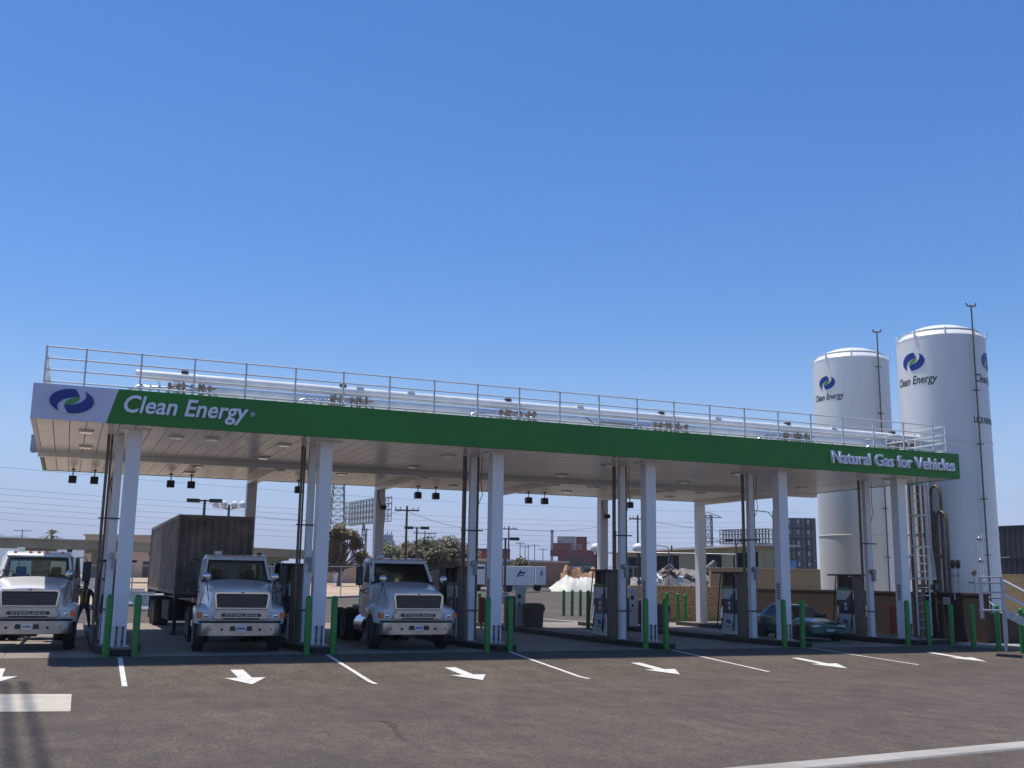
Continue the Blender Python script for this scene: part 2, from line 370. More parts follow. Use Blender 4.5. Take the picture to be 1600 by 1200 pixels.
g.add(vs, [(j*nx+i, j*nx+i+1, (j+1)*nx+i+1, (j+1)*nx+i) for j in range(len(ys)-1) for i in range(nx-1)])
structure(g.build('ground', ASPH))
# concrete pad under the canopy, and the open yard slab behind it
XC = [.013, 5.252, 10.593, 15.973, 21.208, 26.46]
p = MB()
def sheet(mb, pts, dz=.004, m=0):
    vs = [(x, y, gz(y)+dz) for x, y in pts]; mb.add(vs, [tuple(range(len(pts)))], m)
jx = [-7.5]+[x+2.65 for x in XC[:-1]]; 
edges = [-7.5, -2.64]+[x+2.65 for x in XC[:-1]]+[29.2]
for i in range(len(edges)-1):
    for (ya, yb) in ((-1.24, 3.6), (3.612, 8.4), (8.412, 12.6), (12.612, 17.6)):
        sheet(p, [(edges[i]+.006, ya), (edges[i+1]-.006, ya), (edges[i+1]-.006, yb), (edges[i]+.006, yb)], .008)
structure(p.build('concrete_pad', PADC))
s = MB()
far_edge = [gnd(-60, 953), gnd(220, 947), gnd(520, 935), gnd(640, 929.5), gnd(790, 921), gnd(880, 917)]
pts = [(q.x, q.y) for q in far_edge]
# sand field cut in strips that follow the ground profile
def poly_strip(mb, line, ymaxs, dz):
    for (a, b) in zip(line, line[1:]):
        prev = None
        ysl = [0]+ymaxs
        lo = [a, b]
        for Y in ymaxs:
            ta = (a[0]+(Y-a[1])*(a[0]-CAM.x)/(a[1]-CAM.y), Y); tb = (b[0]+(Y-b[1])*(b[0]-CAM.x)/(b[1]-CAM.y), Y)
            if Y <= max(a[1], b[1])+1: continue
            mb.add([(lo[0][0], lo[0][1], gz(lo[0][1])+dz), (lo[1][0], lo[1][1], gz(lo[1][1])+dz), (tb[0], tb[1], gz(Y)+dz), (ta[0], ta[1], gz(Y)+dz)], [(0, 1, 2, 3)])
            lo = [ta, tb]
poly_strip(s, pts, [60, 85, 399], .012)
structure(s.build('sand_field', SAND))
k = MB()
for a, b in zip(pts, pts[1:]):
    A = Vector((a[0], a[1], gz(a[1]))); B = Vector((b[0], b[1], gz(b[1]))); d = (B-A); d.z = 0; d.normalize(); nn = Vector((-d.y, d.x, 0))*.15
    k.add([A-nn, B-nn, B+nn, A+nn, A-nn+Vector((0, 0, .14)), B-nn+Vector((0, 0, .14)), B+nn+Vector((0, 0, .14)), A+nn+Vector((0, 0, .14))], [(0, 1, 5, 4), (4, 5, 6, 7), (2, 3, 7, 6), (1, 2, 6, 5), (0, 4, 7, 3)])
structure(k.build('yard_kerb', CONC))
# near kerb at lower right
k = MB(); A = gnd(1160, 1206); B = gnd(1700, 1156); d = (B-A).normalized(); nn = Vector((-d.y, d.x, 0))*.20
A -= d*3; B += d*4
k.loft([[A-nn*1.1, A-nn+Vector((0, 0, .025)), A+nn+Vector((0, 0, .025)), A+nn*1.1], [B-nn*1.1, B-nn+Vector((0, 0, .025)), B+nn+Vector((0, 0, .025)), B+nn*1.1]], close=False, cap=False)
structure(k.build('kerb', CONC, smooth=0))
# road beyond the kerb: darker patch line
k = MB(); c4 = [gnd(-60, 1085), gnd(112, 1085), gnd(110, 1112), gnd(-60, 1113)]
k.add([(q.x, q.y, gz(q.y)+.006) for q in c4], [(3, 2, 1, 0)])
structure(k.build('concrete_slab', mat('pale_slab', (.50, .45, .37), .85, var=.1, scale=2, detail=8)))
# painted lane lines and arrows
def gp(px, py, dz=.008): q = gnd(px, py); return (q.x, q.y, gz(q.y)+dz)
for i, (a, b, cc) in enumerate([((187, 1024), (194, 1073), 'first column'), ((511, 1029), (586, 1069), 'second column'), ((789, 1024), (919, 1061), 'third column'), ((1046, 1021), (1202, 1050), 'fourth column'), ((1268, 1014), (1438, 1039), 'fifth column')]):
    A = Vector(gp(*a)); B = Vector(gp(*b)); B = Vector((XC[i]+(B.x-XC[i])*.9, B.y, B.z)); A = Vector((XC[i]+.02, -1.3, gz(-1.3)+.008)); d = (B-A).normalized(); nn = Vector((-d.y, d.x, 0))*.055
    m1 = A+(B-A)*((-1.3+6.2)/(A.y-B.y)) if B.y < -6.2 else None
    mb = MB(); segs = [A, m1, B] if m1 else [A, B]
    if m1: m1.z = .008
    for u, v in zip(segs, segs[1:]): mb.add([u-nn, v-nn, v+nn, u+nn], [(0, 3, 2, 1)] if False else [(0, 1, 2, 3)])
    o = mb.build('lane_line', PAINTW)
    tag(o, 'white painted lane line running from the %s from the left' % cc, 'lane marking', 'lane lines in front of the canopy')
def arrow(cx, lab, tip=-6.35, dx=0.):
    mb = MB(); L = 2.3
    P = lambda u, v: (cx+u, tip+v, gz(tip+v)+.010)
    mb.add([P(0, 0), P(.46, 1.0), P(.15, 1.0), P(.15, L), P(-.15, L), P(-.15, 1.0), P(-.46, 1.0)], [(0, 1, 2, 5, 6), (2, 3, 4, 5)])
    o = mb.build('lane_arrow', PAINTW); tag(o, lab, 'arrow marking', 'painted lane arrows')
arrow(-2.62, 'white painted arrow cut off by the left edge, before the leftmost truck', -5.3)
arrow(2.52, 'white painted arrow in front of the truck with the container', -6.2)
arrow(7.75, 'white painted arrow in front of the truck without a trailer', -6.5)
arrow(13.2, 'white painted arrow in the empty lane between third and fourth columns', -6.3)
arrow(18.85, 'white painted arrow in the lane between fourth and fifth columns', -5.9)
arrow(24.75, 'white painted arrow farthest right, beyond the fifth column', -5.2)
cm = MB()
cl_ = [(576, 1125, .05), (592, 1127, .12), (605, 1128, .17), (613, 1133, .12), (617, 1139, .06), (621, 1147, .05), (627, 1153, .06), (634, 1157, .03)]
up_ = []; dn_ = []
for px, py, w_ in cl_: q = gnd(px, py); up_.append((q.x-w_*.5, q.y+w_, gz(q.y)+.004)); dn_.append((q.x+w_*.5, q.y-w_, gz(q.y)+.004))
k_ = len(up_); cm.add(dn_+up_, [(i, i+1, k_+i+1, k_+i) for i in range(k_-1)])
structure(cm.build('oil_stain', mat('stain', (.062, .045, .034), .8, var=.3, scale=6)))
# ------------------------------------------------------------ canopy
H, FH, YF, XL, XR, YB, YR, XL2, WB = 6.135, .907, -1.219, -2.552, 28.264, 6.86, 13.75, -2.40, 13.2
ZT = H+FH; ZP = .25; ZI = .43
can = thing('filling_station_canopy', 'long white flat canopy on two rows of columns with green fascia and company lettering', 'canopy', (0, 0, 0))
xs0 = aty(186, 607, YF).x; xs1 = aty(166, 659, YF).x
MB().prism([(XL, H), (xs1, H), (xs0, ZT), (XL, ZT)], YF, YF+.12, 'y').build('sign_panel', SIGNW, can, bevel=.006)
MB().prism([(xs1+.004, H), (XR, H), (XR, ZT), (xs0+.004, ZT)], YF+.001, YF+.12, 'y').build('front_fascia', GREENF, can, bevel=.006)
MB().box(XL, XL+.12, YF+.123, YB+.4, H, ZT).build('side_fascia', SIGNW, can)
MB().box(XR-.12, XR, YF+.123, YB+.4, H, ZT).build('side_fascia', GREENF, can)
for a_, b_ in ((XL2-.13, XL2-.02), (XC[5]+.2, XC[5]+.32)): MB().box(a_, b_, YB+.41, YR, H, ZT).build('rear_side_fascia', GREENF, can)
MB().box(XL2-.13, XC[5]+.32, YR+.003, YR+.12, H, ZT).build('rear_fascia', GREENF, can)
MB().box(XL-.22, XL-.01, YB-.3, YB+.3, H-.02, H+.5).tube((XL-.12, YB, H-.05), (XL-.12, YB, H+.62), .05).build('rain_gutter', GALV, can)
MB().box(XL+.125, XR-.125, YF+.125, YB+.4, ZT-.12, ZT-.06).box(XL2-.02, XC[5]+.2, YB+.405, YR, ZT-.125, ZT-.065).build('roof_deck', ROOFM, can)
st = MB(); w = .405; x = XL+.125
while x < XR-.13:
    x1 = min(x+w-.014, XR-.125)
    st.box(x, x1, YF+.13, YB-.1, H+.012, H+.05)
    if x1 > XL2+.1 and x1 < XC[5]+.2: st.box(max(x, XL2), x1, YB+.2, YR-.01, H+.012, H+.05)
    x += w
st.build('soffit', SOFF, can, bevel=.01)
MB().box(XL+.13, XR-.13, YF+.125, YB+.3, H+.055, H+.08).box(XL2, XC[5]+.19, YB+.31, YR-.005, H+.055, H+.08).build('soffit_backing', GROOVE, can)
MB().box(XL+.01, XR-.01, YB-.12, YB+.22, H-.16, H+.02).build('long_beam', SOFF, can, bevel=.01)
for i, x in enumerate(XC):
    MB().box(x-.17, x+.17, YB+.225, WB+.2, H-.20, H+.01).build('cross_beam', SOFF, can, bevel=.01)
    c = MB().box(x-.185, x+.185, -.185, .185, ZI, H-.004).build('column', COLW, can, bevel=.012)
    MB().box(x-.36, x+.36, -.36, .36, H-.03, H+.008).build('cap_plate', SOFF, c)
    q = MB()
    for dx in (-.06, .09):
        q.tube((x+dx, -.225, ZI), (x+dx, -.225, ZI+.48), .022).sphere((x+dx, -.225, ZI+.5), .034).box(x+dx-.03, x+dx+.03, -.25, -.187, ZI+.12, ZI+.16)
    q.build('conduit_stub', STEELD, c)
    MB().box(x-.27, x+.27, -.27, .27, ZI-.004, ZI+.022).build('base_plate', GALV, c)
    if i > 0:
        nt_ = MB().box(x-.191, x-.187, -.10, .10, 1.75, 2.35).build('warning_notice', mat('notice_grey', (.55, .50, .52), .5), c)
        f_ = MB()
        for k in range(6): f_.box(x-.1935, x-.1912, -.08, .08, 1.80+k*.09, 1.84+k*.09)
        f_.build('printed_text', REDP, nt_)
    r = MB().box(x-.19, x+.19, WB-.19, WB+.19, ZI, H-.20).build('column', COLW, can, bevel=.012)
    if i in (0, 2, 4):
        MB().box(x-.02, x+.22, WB-.34, WB-.214, H-1.02, H-.84).path([(x-.1, WB-.24, H-.25), (x-.12, WB-.25, H-.5), (x-.02, WB-.25, H-.84)], .018).build('camera_box', BLACKP, r, bevel=.02)
for px, py in [(135, 674), (134, 698), (133, 718), (443, 695), (411, 715), (701, 712), (646, 729), (877, 742), (950, 727), (1068, 753), (1153, 740), (1252, 762), (330, 686), (275, 683)]:
    P = atz(px, py, H)
    if P.y > YB-.3 or P.y < YF+.2: continue
    o = MB().box(P.x-.20, P.x+.20, P.y-.20, P.y+.20, H-.035, H+.008).build('downlight', SOFF, can, bevel=.012)
    MB().box(P.x-.15, P.x+.15, P.y-.15, P.y+.15, H-.045, H-.034).build('lens', LAMPG, o)
for i in range(5):
    for y in (9.0, 11.6):
        x = (XC[i]+XC[i+1])/2
        o = MB().box(x-.20, x+.20, y-.20, y+.20, H-.03, H+.008).build('downlight', SOFF, can, bevel=.012)
        MB().box(x-.15, x+.15, y-.15, y+.15, H-.04, H-.031).build('lens', LAMPG, o)
# emblem and lettering on the front
def emblem(parent, cx, cz, a, b, place=None, white=True, nm='emblem'):
    F = place or (lambda x, z, d: (x, YF-d, z))
    def lay(poly, d0, d1, m, name, par):
        mb = MB(); n = len(poly)
        vs = [F(cx+a*u, cz+b*v, d0) for u, v in poly]+[F(cx+a*u, cz+b*v, d1) for u, v in poly]
        mb.add(vs, [tuple(range(n, 2*n))]+[(i, (i+1) % n, n+(i+1) % n, n+i) for i in range(n)])
        return mb.build(name, m, par)
    base = lay(ell(0, 360, 48, 1.06)[:-1], .002, .03, SIGNW, nm, parent) if white else None
    par = base or parent
    d = .05 if white else .012
    lay(SW1, .001, d, BLUE, 'swoosh', par); lay(SW2, .001, d, BLUE, 'swoosh', par); lay(LEAFP, .001, d, LEAF, 'leaf', par)
L = aty(77, 627, YF); Rr = aty(147, 627, YF); T0 = aty(112, 608, YF); B0 = aty(112, 646, YF)
emblem(can, (L.x+Rr.x)/2, (T0.z+B0.z)/2, (Rr.x-L.x)/2, (T0.z-B0.z)/2)
def letter(txt, pa, pb, ztop_, off, shear, ext, par, name, m=LETW, dd=.0):
    A = aty(*pa, YF); B = aty(*pb, YF)
    me = text_me(txt, (ztop_-A.z)/.70, ext=ext, off=off, shear=shear, width=B.x-A.x)
    me.materials.append(m); o = link(name, me, par, loc=(A.x, YF-ext-.002-dd, A.z)); return o
letter('Clean Energy', (193, 643.5), (387, 660), aty(201, 617.5, YF).z, .010, .22, .03, can, 'lettering')
letter('®', (391, 651), (398, 652), aty(391, 644, YF).z, .0, .0, .02, can, 'lettering')
letter('Natural Gas for Vehicles', (1298, 723), (1489, 735), aty(1298, 704.5, YF).z, .012, .0, .06, can, 'lettering')
# ------------------------------------------------------------ roof rail
yr = YF+.10
zt = aty(640, 590.5, yr).z; xa = aty(74, 541, yr).x; xb = aty(1476, 665, yr).x
z0 = ZT-.02; yb2 = YB-.4
rail = thing('roof_guard_rail', 'white four-bar guard rail round the edge of the canopy roof', 'railing', (xa, yr, z0))
def rl(p, q, r=.024): return MB().tube(p, q, r, 8)
hh = zt-z0
for k in range(4):
    z = hh-.02-k*(hh-.12)/3
    m_ = MB()
    m_.tube((0, 0, z), (xb-xa, 0, z), .022, 8).tube((xb-xa, 0, z), (xb-xa, yb2, z), .022, 8).tube((0, yb2, z), (xb-xa, yb2, z), .022, 8).tube((0, 0, z), (0, yb2, z), .022, 8)
    m_.build('rail_bar', RAILW, rail, smooth=50)
nb = 23; sp = (xb-xa-.95-.6)/21
xsP = [0, .95]+[.95+sp*i for i in range(1, 22)]+[xb-xa]
for x in xsP: MB().box(x-.022, x+.022, -.022, .022, 0, hh).build('rail_post', RAILW, rail)
for y in (1.5, 3., 4.5, yb2):
    for x in (0, xb-xa): MB().box(x-.02, x+.02, y-.02, y+.02, 0, hh).build('rail_post', RAILW, rail)
# ------------------------------------------------------------ roof pipes
yp = 2.2
pL = aty(212, 583, yp); pR = aty(1440, 678, yp); zp_ = (pL.z+pR.z)/2
pipe = thing('roof_gas_pipeline', 'long white lagged double gas pipeline lying on the canopy roof behind the guard rail', 'pipeline', (pL.x, yp, ZT-.1))
zz = zp_-(ZT-.1)-.13; Lx = pR.x-pL.x
m_ = MB().tube((0, 0, zz), (Lx, 0, zz), .145, 20)
for i in range(1, 12): m_.tube((Lx*i/12, 0, zz), (Lx*i/12+.06, 0, zz), .158, 20)
m_.build('upper_pipe', LAGG, pipe, smooth=40)
m_ = MB().tube((1.9, .05, zz-.32), (Lx-1.2, .05, zz-.32), .14, 20)
m_.path([(Lx-1.2, .05, zz-.32), (Lx-.6, .05, zz-.32), (Lx-.25, .05, zz-.42), (Lx-.2, .05, 0)], .11, 12)
m_.build('lower_pipe', LAGG, pipe, smooth=40)
MB().tube((Lx-.02, 0, zz+.02), (Lx-.02, 0, .05), .17, 14).sphere((Lx-.02, 0, zz+.02), .19, 14).build('elbow', LAGG, pipe, smooth=50)
for i, px in enumerate((275, 525, 785, 1025, 1222, 1385)):
    x = aty(px, 620, yp).x-pL.x
    mf = MB().box(x-.12, x+.12, -.1, .12, 0, zz-.19).box(x-.5, x+.5, -.15, .15, 0, .06).build('pipe_support', WHITE, pipe)
    rr_ = random.Random(i+40); zc = zz-.30
    c = MB(); c.path([(x-1.5, -.28, .05), (x-1.42, -.28, zc-.30), (x-1.1, -.28, zc-.12), (x-.2, -.28, zc-.10), (x+.9, -.28, zc-.14), (x+1.2, -.28, zc-.28), (x+1.25, -.28, .05)], .07, 10)
    c.path([(x-.9, -.34, .05), (x-.85, -.36, zc-.42), (x-.4, -.36, zc-.32), (x+.5, -.36, zc-.34), (x+.9, -.36, zc-.4), (x+1.0, -.34, .05)], .05, 10)
    for j in range(9):
        u = x-1.0+j*.24; h1 = zc-.11; c.tube((u, -.28, h1-.25), (u, -.28, h1+rr_.uniform(.05, .2)), .035, 8); c.tube((u-.03, -.28, h1), (u+.03, -.28, h1), rr_.uniform(.09, .13), 10)
    c.build('valve_loop', SILV, mf, smooth=50)
    v = MB().path([(x-.2, -.36, zc-.05), (x+.2, -.40, zc+.02), (x+.6, -.38, zc-.06), (x+1.1, -.38, zc+.0)], .03, 8)
    for j in range(7): u = x-.25+j*.2+rr_.uniform(-.09, .09); v.tube((u, -.39, zc-.45), (u, -.39, zc+rr_.uniform(0, .14)), .03, 6); v.box(u-.05, u+.05, -.44, -.34, zc-.05, zc+.06)
    v.build('valve_bank', mat('valve_bronze', (.27, .21, .165), .5, metal=.2, var=.35, scale=9), mf)
    MB().box(x+.1, x+.3, -.08, .08, zz+.145, zz+.22).tube((x+.18, 0, zz+.1), (x+.18, 0, zz+.2), .04).build('relief_valve', STEELD, mf)
    for dx in (1.7, 2.3, 2.9):
        MB().box(x+dx-.012, x+dx+.012, -.02, .02, 0, zz-.3).build('hanger_rod', GALV, pipe) if x+dx < Lx else None
m_ = MB(); x = aty(945, 655, yp).x-pL.x
pts = [(x-.9, -.3, zz-.25), (x-.5, -.3, zz-.5)]
for j in range(60): pts.append((x-.4+j*.028, -.3+.07*math.cos(j*1.57), zz-.42+.07*math.sin(j*1.57)))
m_.path(pts, .02, 6).build('coiled_hose', STEELD, pipe, smooth=60)
for px, dy in ((905, 0), (640, .0), (1120, 0), (560, 0), (1300, 0)):
    x = aty(px, 640, yp).x-pL.x
    MB().box(x-.12, x+.12, -.1, .1, zz+.13, zz+.20).build('pipe_lug', LAGG, pipe)
# ------------------------------------------------------------ floodlights along the rear edge
def flood(x, y, lab, z=H):
    t = thing('floodlight', lab, 'floodlight', (x, y, z), group='floodlights hanging from the rear of the canopy')
    MB().tube((0, 0, 0), (0, 0, -.28), .022, 8).box(-.07, .07, -.07, .07, -.03, 0.005).build('stem', STEELD, t)
    MB().prism([(-.13, -.52), (.13, -.52), (.13, -.27), (-.10, -.24)], -.14, .14, 'x').build('lamp_housing', BLACKP, t, bevel=.015)
    return t
fl = [(114, 742, 'first'), (148, 743, 'second'), (267, 750, 'third'), (299, 752, 'fourth'), (466, 765, 'fifth'), (653, 771, 'sixth'), (681, 772, 'seventh'), (826, 779, 'eighth'), (851, 780, 'ninth'), (984, 786, 'tenth and last')]
P0 = None
for px, py, lab in fl:
    z = H-.38; P = aty(px, py, YR-.9)
    text = 'black square floodlight under the rear canopy edge, %s from the left' % lab
    if P0 is None: P0 = flood(P.x, YR-.9, text, H+.01)
    else: dup(P0, (P.x, YR-.9, H+.01), 0, text)
# ------------------------------------------------------------ islands
NM = ['first', 'second', 'third', 'fourth', 'fifth', 'sixth']
for i, x in enumerate(XC):
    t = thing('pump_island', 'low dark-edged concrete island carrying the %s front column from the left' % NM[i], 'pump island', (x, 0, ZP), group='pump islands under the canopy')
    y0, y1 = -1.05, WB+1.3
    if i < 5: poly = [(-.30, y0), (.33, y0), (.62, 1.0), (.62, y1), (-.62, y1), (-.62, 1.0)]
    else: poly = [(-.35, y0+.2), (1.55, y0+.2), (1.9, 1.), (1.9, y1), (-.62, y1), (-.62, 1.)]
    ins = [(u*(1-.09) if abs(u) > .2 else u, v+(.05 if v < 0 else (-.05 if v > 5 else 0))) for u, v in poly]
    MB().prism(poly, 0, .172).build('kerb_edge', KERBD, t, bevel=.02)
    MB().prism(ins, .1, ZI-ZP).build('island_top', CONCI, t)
# ------------------------------------------------------------ bollards
BOL = None
def bollard(px, py, lab, h=1.3, r=.082, P=None, grp='green steel bollards'):
    global BOL
    P = P or gnd(px, py); z = gz(P.y)
    if BOL is None:
        b = MB(); b.lathe([(r, -.02), (r, h-.09), (r*.93, h-.055), (r*.72, h-.02), (r*.4, h-.003), (.004, h)], n=20)
        BOL = b.build('bollard', GREENB, smooth=50); o = BOL
    else: o = BOL.copy(); COL.objects.link(o)
    o.location = (P.x, P.y, z); o.rotation_euler = (R(random.uniform(-.7, .7)), R(random.uniform(-.7, .7)), random.uniform(0, 3))
    o.scale = (r/.082, r/.082, h/1.3)
    return tag(o, lab, 'bollard', grp)
for i, (pl, pr) in enumerate([(167, 212), (480, 521), (761, 797), (1009, 1041), (1226, 1254), (1419, 1452)]):
    for px, sd in ((pl, 'left'), (pr, 'right')):
        P = aty(px, 1000, -1.18 if i < 5 else -.95)
        bollard(0, 0, 'green bollard on the %s side of the %s front column from the left' % (sd, NM[i]), h=1.42, r=.085, P=P)
for px, py, lab, h in [(1488, 1009, 'green bollard standing in shade right of the caged ladder', 1.32), (1522, 1013, 'green bollard in front of the corner of the brown block wall', 1.38), (1561, 1017, 'sunlit green bollard left of the steel stairs', 1.4), (1599, 1021, 'green bollard cut off by the right edge before the steel stairs', 1.35)]:
    bollard(px, py, lab, h)
for px, pt, pb, lab in [(153, 918, 972, 'green bollard far left behind the first service post'), (565, 926, 972, 'green bollard behind the cab of the third truck'), (750, 930, 978, 'green bollard between third column and card reader cabinet'),
        (881, 925, 959, 'leftmost of four green bollards on the sunlit rear yard'), (894, 925, 960, 'second of four green bollards on the sunlit rear yard'), (907, 925, 961, 'third, widest of the four green bollards on the sunlit rear yard'), (919, 927, 977, 'green bollard just left of the fourth island dispenser'),
        (1041, 930, 975, 'rear green bollard seen above the right-hand bollard of the fourth column'), (1059, 931, 973, 'leftmost of three green bollards before the stone wall'), (1070, 932, 975, 'middle of three green bollards before the stone wall'), (1078, 931, 971, 'right one of three green bollards before the stone wall')]:
    dep = 1.38*FPX/(pb-pt); P = far(px, min(dep, 58)); hz = at(px, pb, 1)
    hgt = at(px, pt, (P-CAM).dot(FW)).z-gz(P.y)
    bollard(0, 0, lab, h=max(1.1, min(1.5, hgt)), P=P)
# ------------------------------------------------------------ service posts with vent pipes
def post(i):
    t = thing('service_post', 'white service post with brown vent pipes beside the %s front column from the left' % NM[i], 'service post', (XC[i]+(-.30, -.12, -.32, -.36, -.44, -.5)[i], 1.15, ZI), group='service posts rising from the islands')
    hh = H-ZI
    MB().box(-.10, .10, -.10, .10, 0, hh).build('post', COLW, t, bevel=.01)
    MB().box(-.14, .14, -.14, .14, 0, .02).build('base_plate', GALV, t)
    for dx, rr, dy in ((-.31, .042, 0), (-.22, .03, .06), (.19, .038, .05)):
        MB().tube((dx, dy, 0), (dx, dy, hh), rr, 10).build('vent_pipe', RUSTP, t, smooth=50)
    for z in (3.35, .9): MB().box(-.42, .32, -.14, -.105, z, z+.04).build('pipe_bracket', STEELD, t)
    MB().tube((0, -.1, 2.35), (0, -.3, 2.35), .09, 12).box(.02, .12, -.24, -.1, 2.0, 2.3).build('sensor_head', GALV, t, smooth=40)
    MB().path([(.30, 0, hh), (.27, 0, hh-.8), (.33, 0, hh-1.2), (.16, 0, hh-1.6)], .012, 6).build('cable', STEELD, t)
for i in range(6): post(i)
# ------------------------------------------------------------ dispensers
def dispenser(i, proto=None):
    lab = 'white and navy fuel dispenser under flat black hood, %s island from the left' % NM[i]
    loc = (XC[i]-.17, 2.62, ZI)
    if proto: return dup(proto, loc, 0, lab)
    t = thing('fuel_dispenser', lab, 'fuel dispenser', loc, group='fuel dispensers on the islands')
    # faces -x and +x; body in x -.25..25, y -.47..47
    MB().box(-.21, .25, -.47, .47, 0, 1.78).build('cabinet', BROWNP, t, bevel=.012)
    MB().box(-.255, -.213, -.46, .46, .06, .78).build('lower_panel', DISPW, t, bevel=.006)
    MB().box(-.255, -.213, -.46, .46, .02, .055).build('green_strip', GREENB, t)
    MB().box(-.262, -.213, -.46, .46, .79, 1.28).build('control_panel', DISPN, t, bevel=.006)
    MB().box(-.255, -.213, -.46, .46, 1.29, 1.66).build('header_panel', DISPW, t, bevel=.006)
    MB().box(-.258, -.213, -.46, .46, 1.665, 1.75).build('green_strip', GREENB, t)
    MB().prism([(-.45, 1.3), (-.05, 1.3), (-.45, 1.62)], -.262, -.25, 'x', T=None).build('header_accent', DISPN, t)
    MB().box(-.272, -.262, -.12, .02, 1.08, 1.2).box(-.272, -.262, -.12, .02, .92, 1.04).build('display', PLATE, t)
    F = lambda y, z, d: (-.255-d, -y, z)
    emblem(t, 0, .50, .12, .085, place=F, white=False)
    me = text_me('Clean Energy', .075, ext=.001, width=.34, align='CENTER'); me.materials.append(LETK)
    o = link('lettering', me, t, loc=(-.257, 0, .32)); o.rotation_euler = (0, 0, -PI/2)
    for y_ in (-.47, .36): MB().box(-.20, .245, y_, y_+.11, 1.781, 2.2).build('hood_support', BROWNP, t)
    MB().box(-.14, .18, -.33, .10, 1.78, 2.15).build('valance_box', HOODM, t)
    MB().box(-.46, .60, -.72, .72, 2.2, 2.26).build('hood', HOODM, t, bevel=.01)
    for s_ in (-1, 1):
        MB().path([(-.30, .40*s_, 2.18), (-.33, .46*s_, 1.6), (-.36, .52*s_, .9), (-.42, .50*s_, .35), (-.38, .44*s_, .2), (-.32, .38*s_, .35), (-.29, .36*s_, .62)], .022, 8).build('hose', BLACK, t, smooth=60)
    MB().box(-.30, -.262, .28, .40, .7, 1.05).tube((-.31, .34, .98), (-.36, .34, .62), .035, 8).build('nozzle', SILV, t)
    return t
D3 = dispenser(3)
for i in (0, 1, 2, 4, 5): dispenser(i, D3)
# taller brown equipment cabinets on the second and third islands
for i, lab in ((1, 'tall dark brown cabinet beside the open door of the truck with the container'), (2, 'tall brown cabinet between the third truck and the third service post')):
    t = thing('equipment_cabinet', lab, 'cabinet', (XC[i]-.27, 3.9, ZI))
    MB().box(-.24, .24, -.5, .5, 0, 2.2).build('body', BROWNP, t, bevel=.012)
    MB().box(-.32, .32, -.56, .56, 2.2, 2.26).build('top', HOODM, t)
    MB().box(-.255, -.242, -.44, .44, .1, 2.1).build('door', BROWNP, t); MB().box(-.28, -.256, .3, .34, 1.0, 1.2).build('handle', GALV, t)
# ------------------------------------------------------------ card readers, bins, red cabinets
def kiosk(px, dep, lab):
    P = far(px, dep); t = thing('card_reader', lab, 'card reader', (P.x, P.y, ZI-.0 if False else gz(P.y)), R(-10), 'white card readers')
    MB().box(-.2, .2, -.16, .16, 0, 1.62).build('pedestal', DISPW, t, bevel=.02)
    MB().prism([(-.25, 1.6), (.25, 1.6), (.22, 1.78), (-.3, 1.74)], -.19, .19, 'y').build('head', DISPW, t, bevel=.015)
    MB().box(-.13, .0, -.178, -.162, 1.28, 1.45).box(-.1, -.02, -.176, -.162, .98, 1.1).build('screen', BLACKP, t)
    return t
kiosk(813, 43.5, 'white card reader pillar left of the brown rubbish bin')
kiosk(988, 44.5, 'white card reader pillar behind the fourth service post')
for px, dep, lab in ((797, 43., 'black cabinet left of the card reader near the rubbish bin'), (976, 44.5, 'black cabinet left of the card reader behind the fourth service post')):
    P = far(px, dep); t = thing('cabinet', lab, 'cabinet', (P.x, P.y, gz(P.y)), R(-8))
    MB().box(-.2, .2, -.2, .2, 0, 1.36).build('body', BLACKP, t, bevel=.015); MB().box(-.23, .23, -.23, .23, 1.36, 1.40).build('lid', DISPW, t); MB().box(-.16, .16, -.215, -.202, .2, 1.2).build('door', BLACKP, t)
for px, dep, lab, h in ((753.5, 44., 'dark red narrow cabinet behind the third column', 1.05), (1000, 45, 'dark red narrow cabinet right of the card reader by the fourth column', 1.0), (1209, 41, 'bright red narrow cabinet behind the teal car at the fifth column', 1.05), (1390, 41., 'dark red narrow cabinet left of the sixth column', 1.05)):
    P = far(px, dep); t = thing('extinguisher_cabinet', lab, 'fire cabinet', (P.x, P.y, gz(P.y)), R(-15), 'red fire cabinets')
    MB().box(-.13, .13, -.12, .12, .25, .25+h).build('box', REDP, t, bevel=.02); MB().tube((0, 0, 0), (0, 0, .25), .04).build('stand', STEELD, t); MB().box(-.1, .1, -.135, -.122, .35, .15+h).build('door', REDP, t, bevel=.005)
def bin_(px, dep, lab):
    P = far(px, dep); t = thing('rubbish_bin', lab, 'rubbish bin', (P.x, P.y, gz(P.y)), R(-12), 'brown rubbish bins')
    def ring(a, z): return [(u, v, z) for u, v in ((-a, -a*.7), (-a*.7, -a), (a*.7, -a), (a, -a*.7), (a, a*.7), (a*.7, a), (-a*.7, a), (-a, a*.7))]
    MB().loft([ring(.31, 0), ring(.34, .05), ring(.37, .80)]).build('body', TRASH, t, bevel=.01)
    MB().loft([ring(.40, .80), ring(.42, .84), ring(.42, .95), ring(.38, 1.06), ring(.28, 1.12)]).build('lid', TRASH, t, bevel=.01)
bin_(834, 42.5, 'brown stone-textured rubbish bin with domed lid right of the card reader'); bin_(1029, 44, 'brown rubbish bin half hidden by the fourth column')
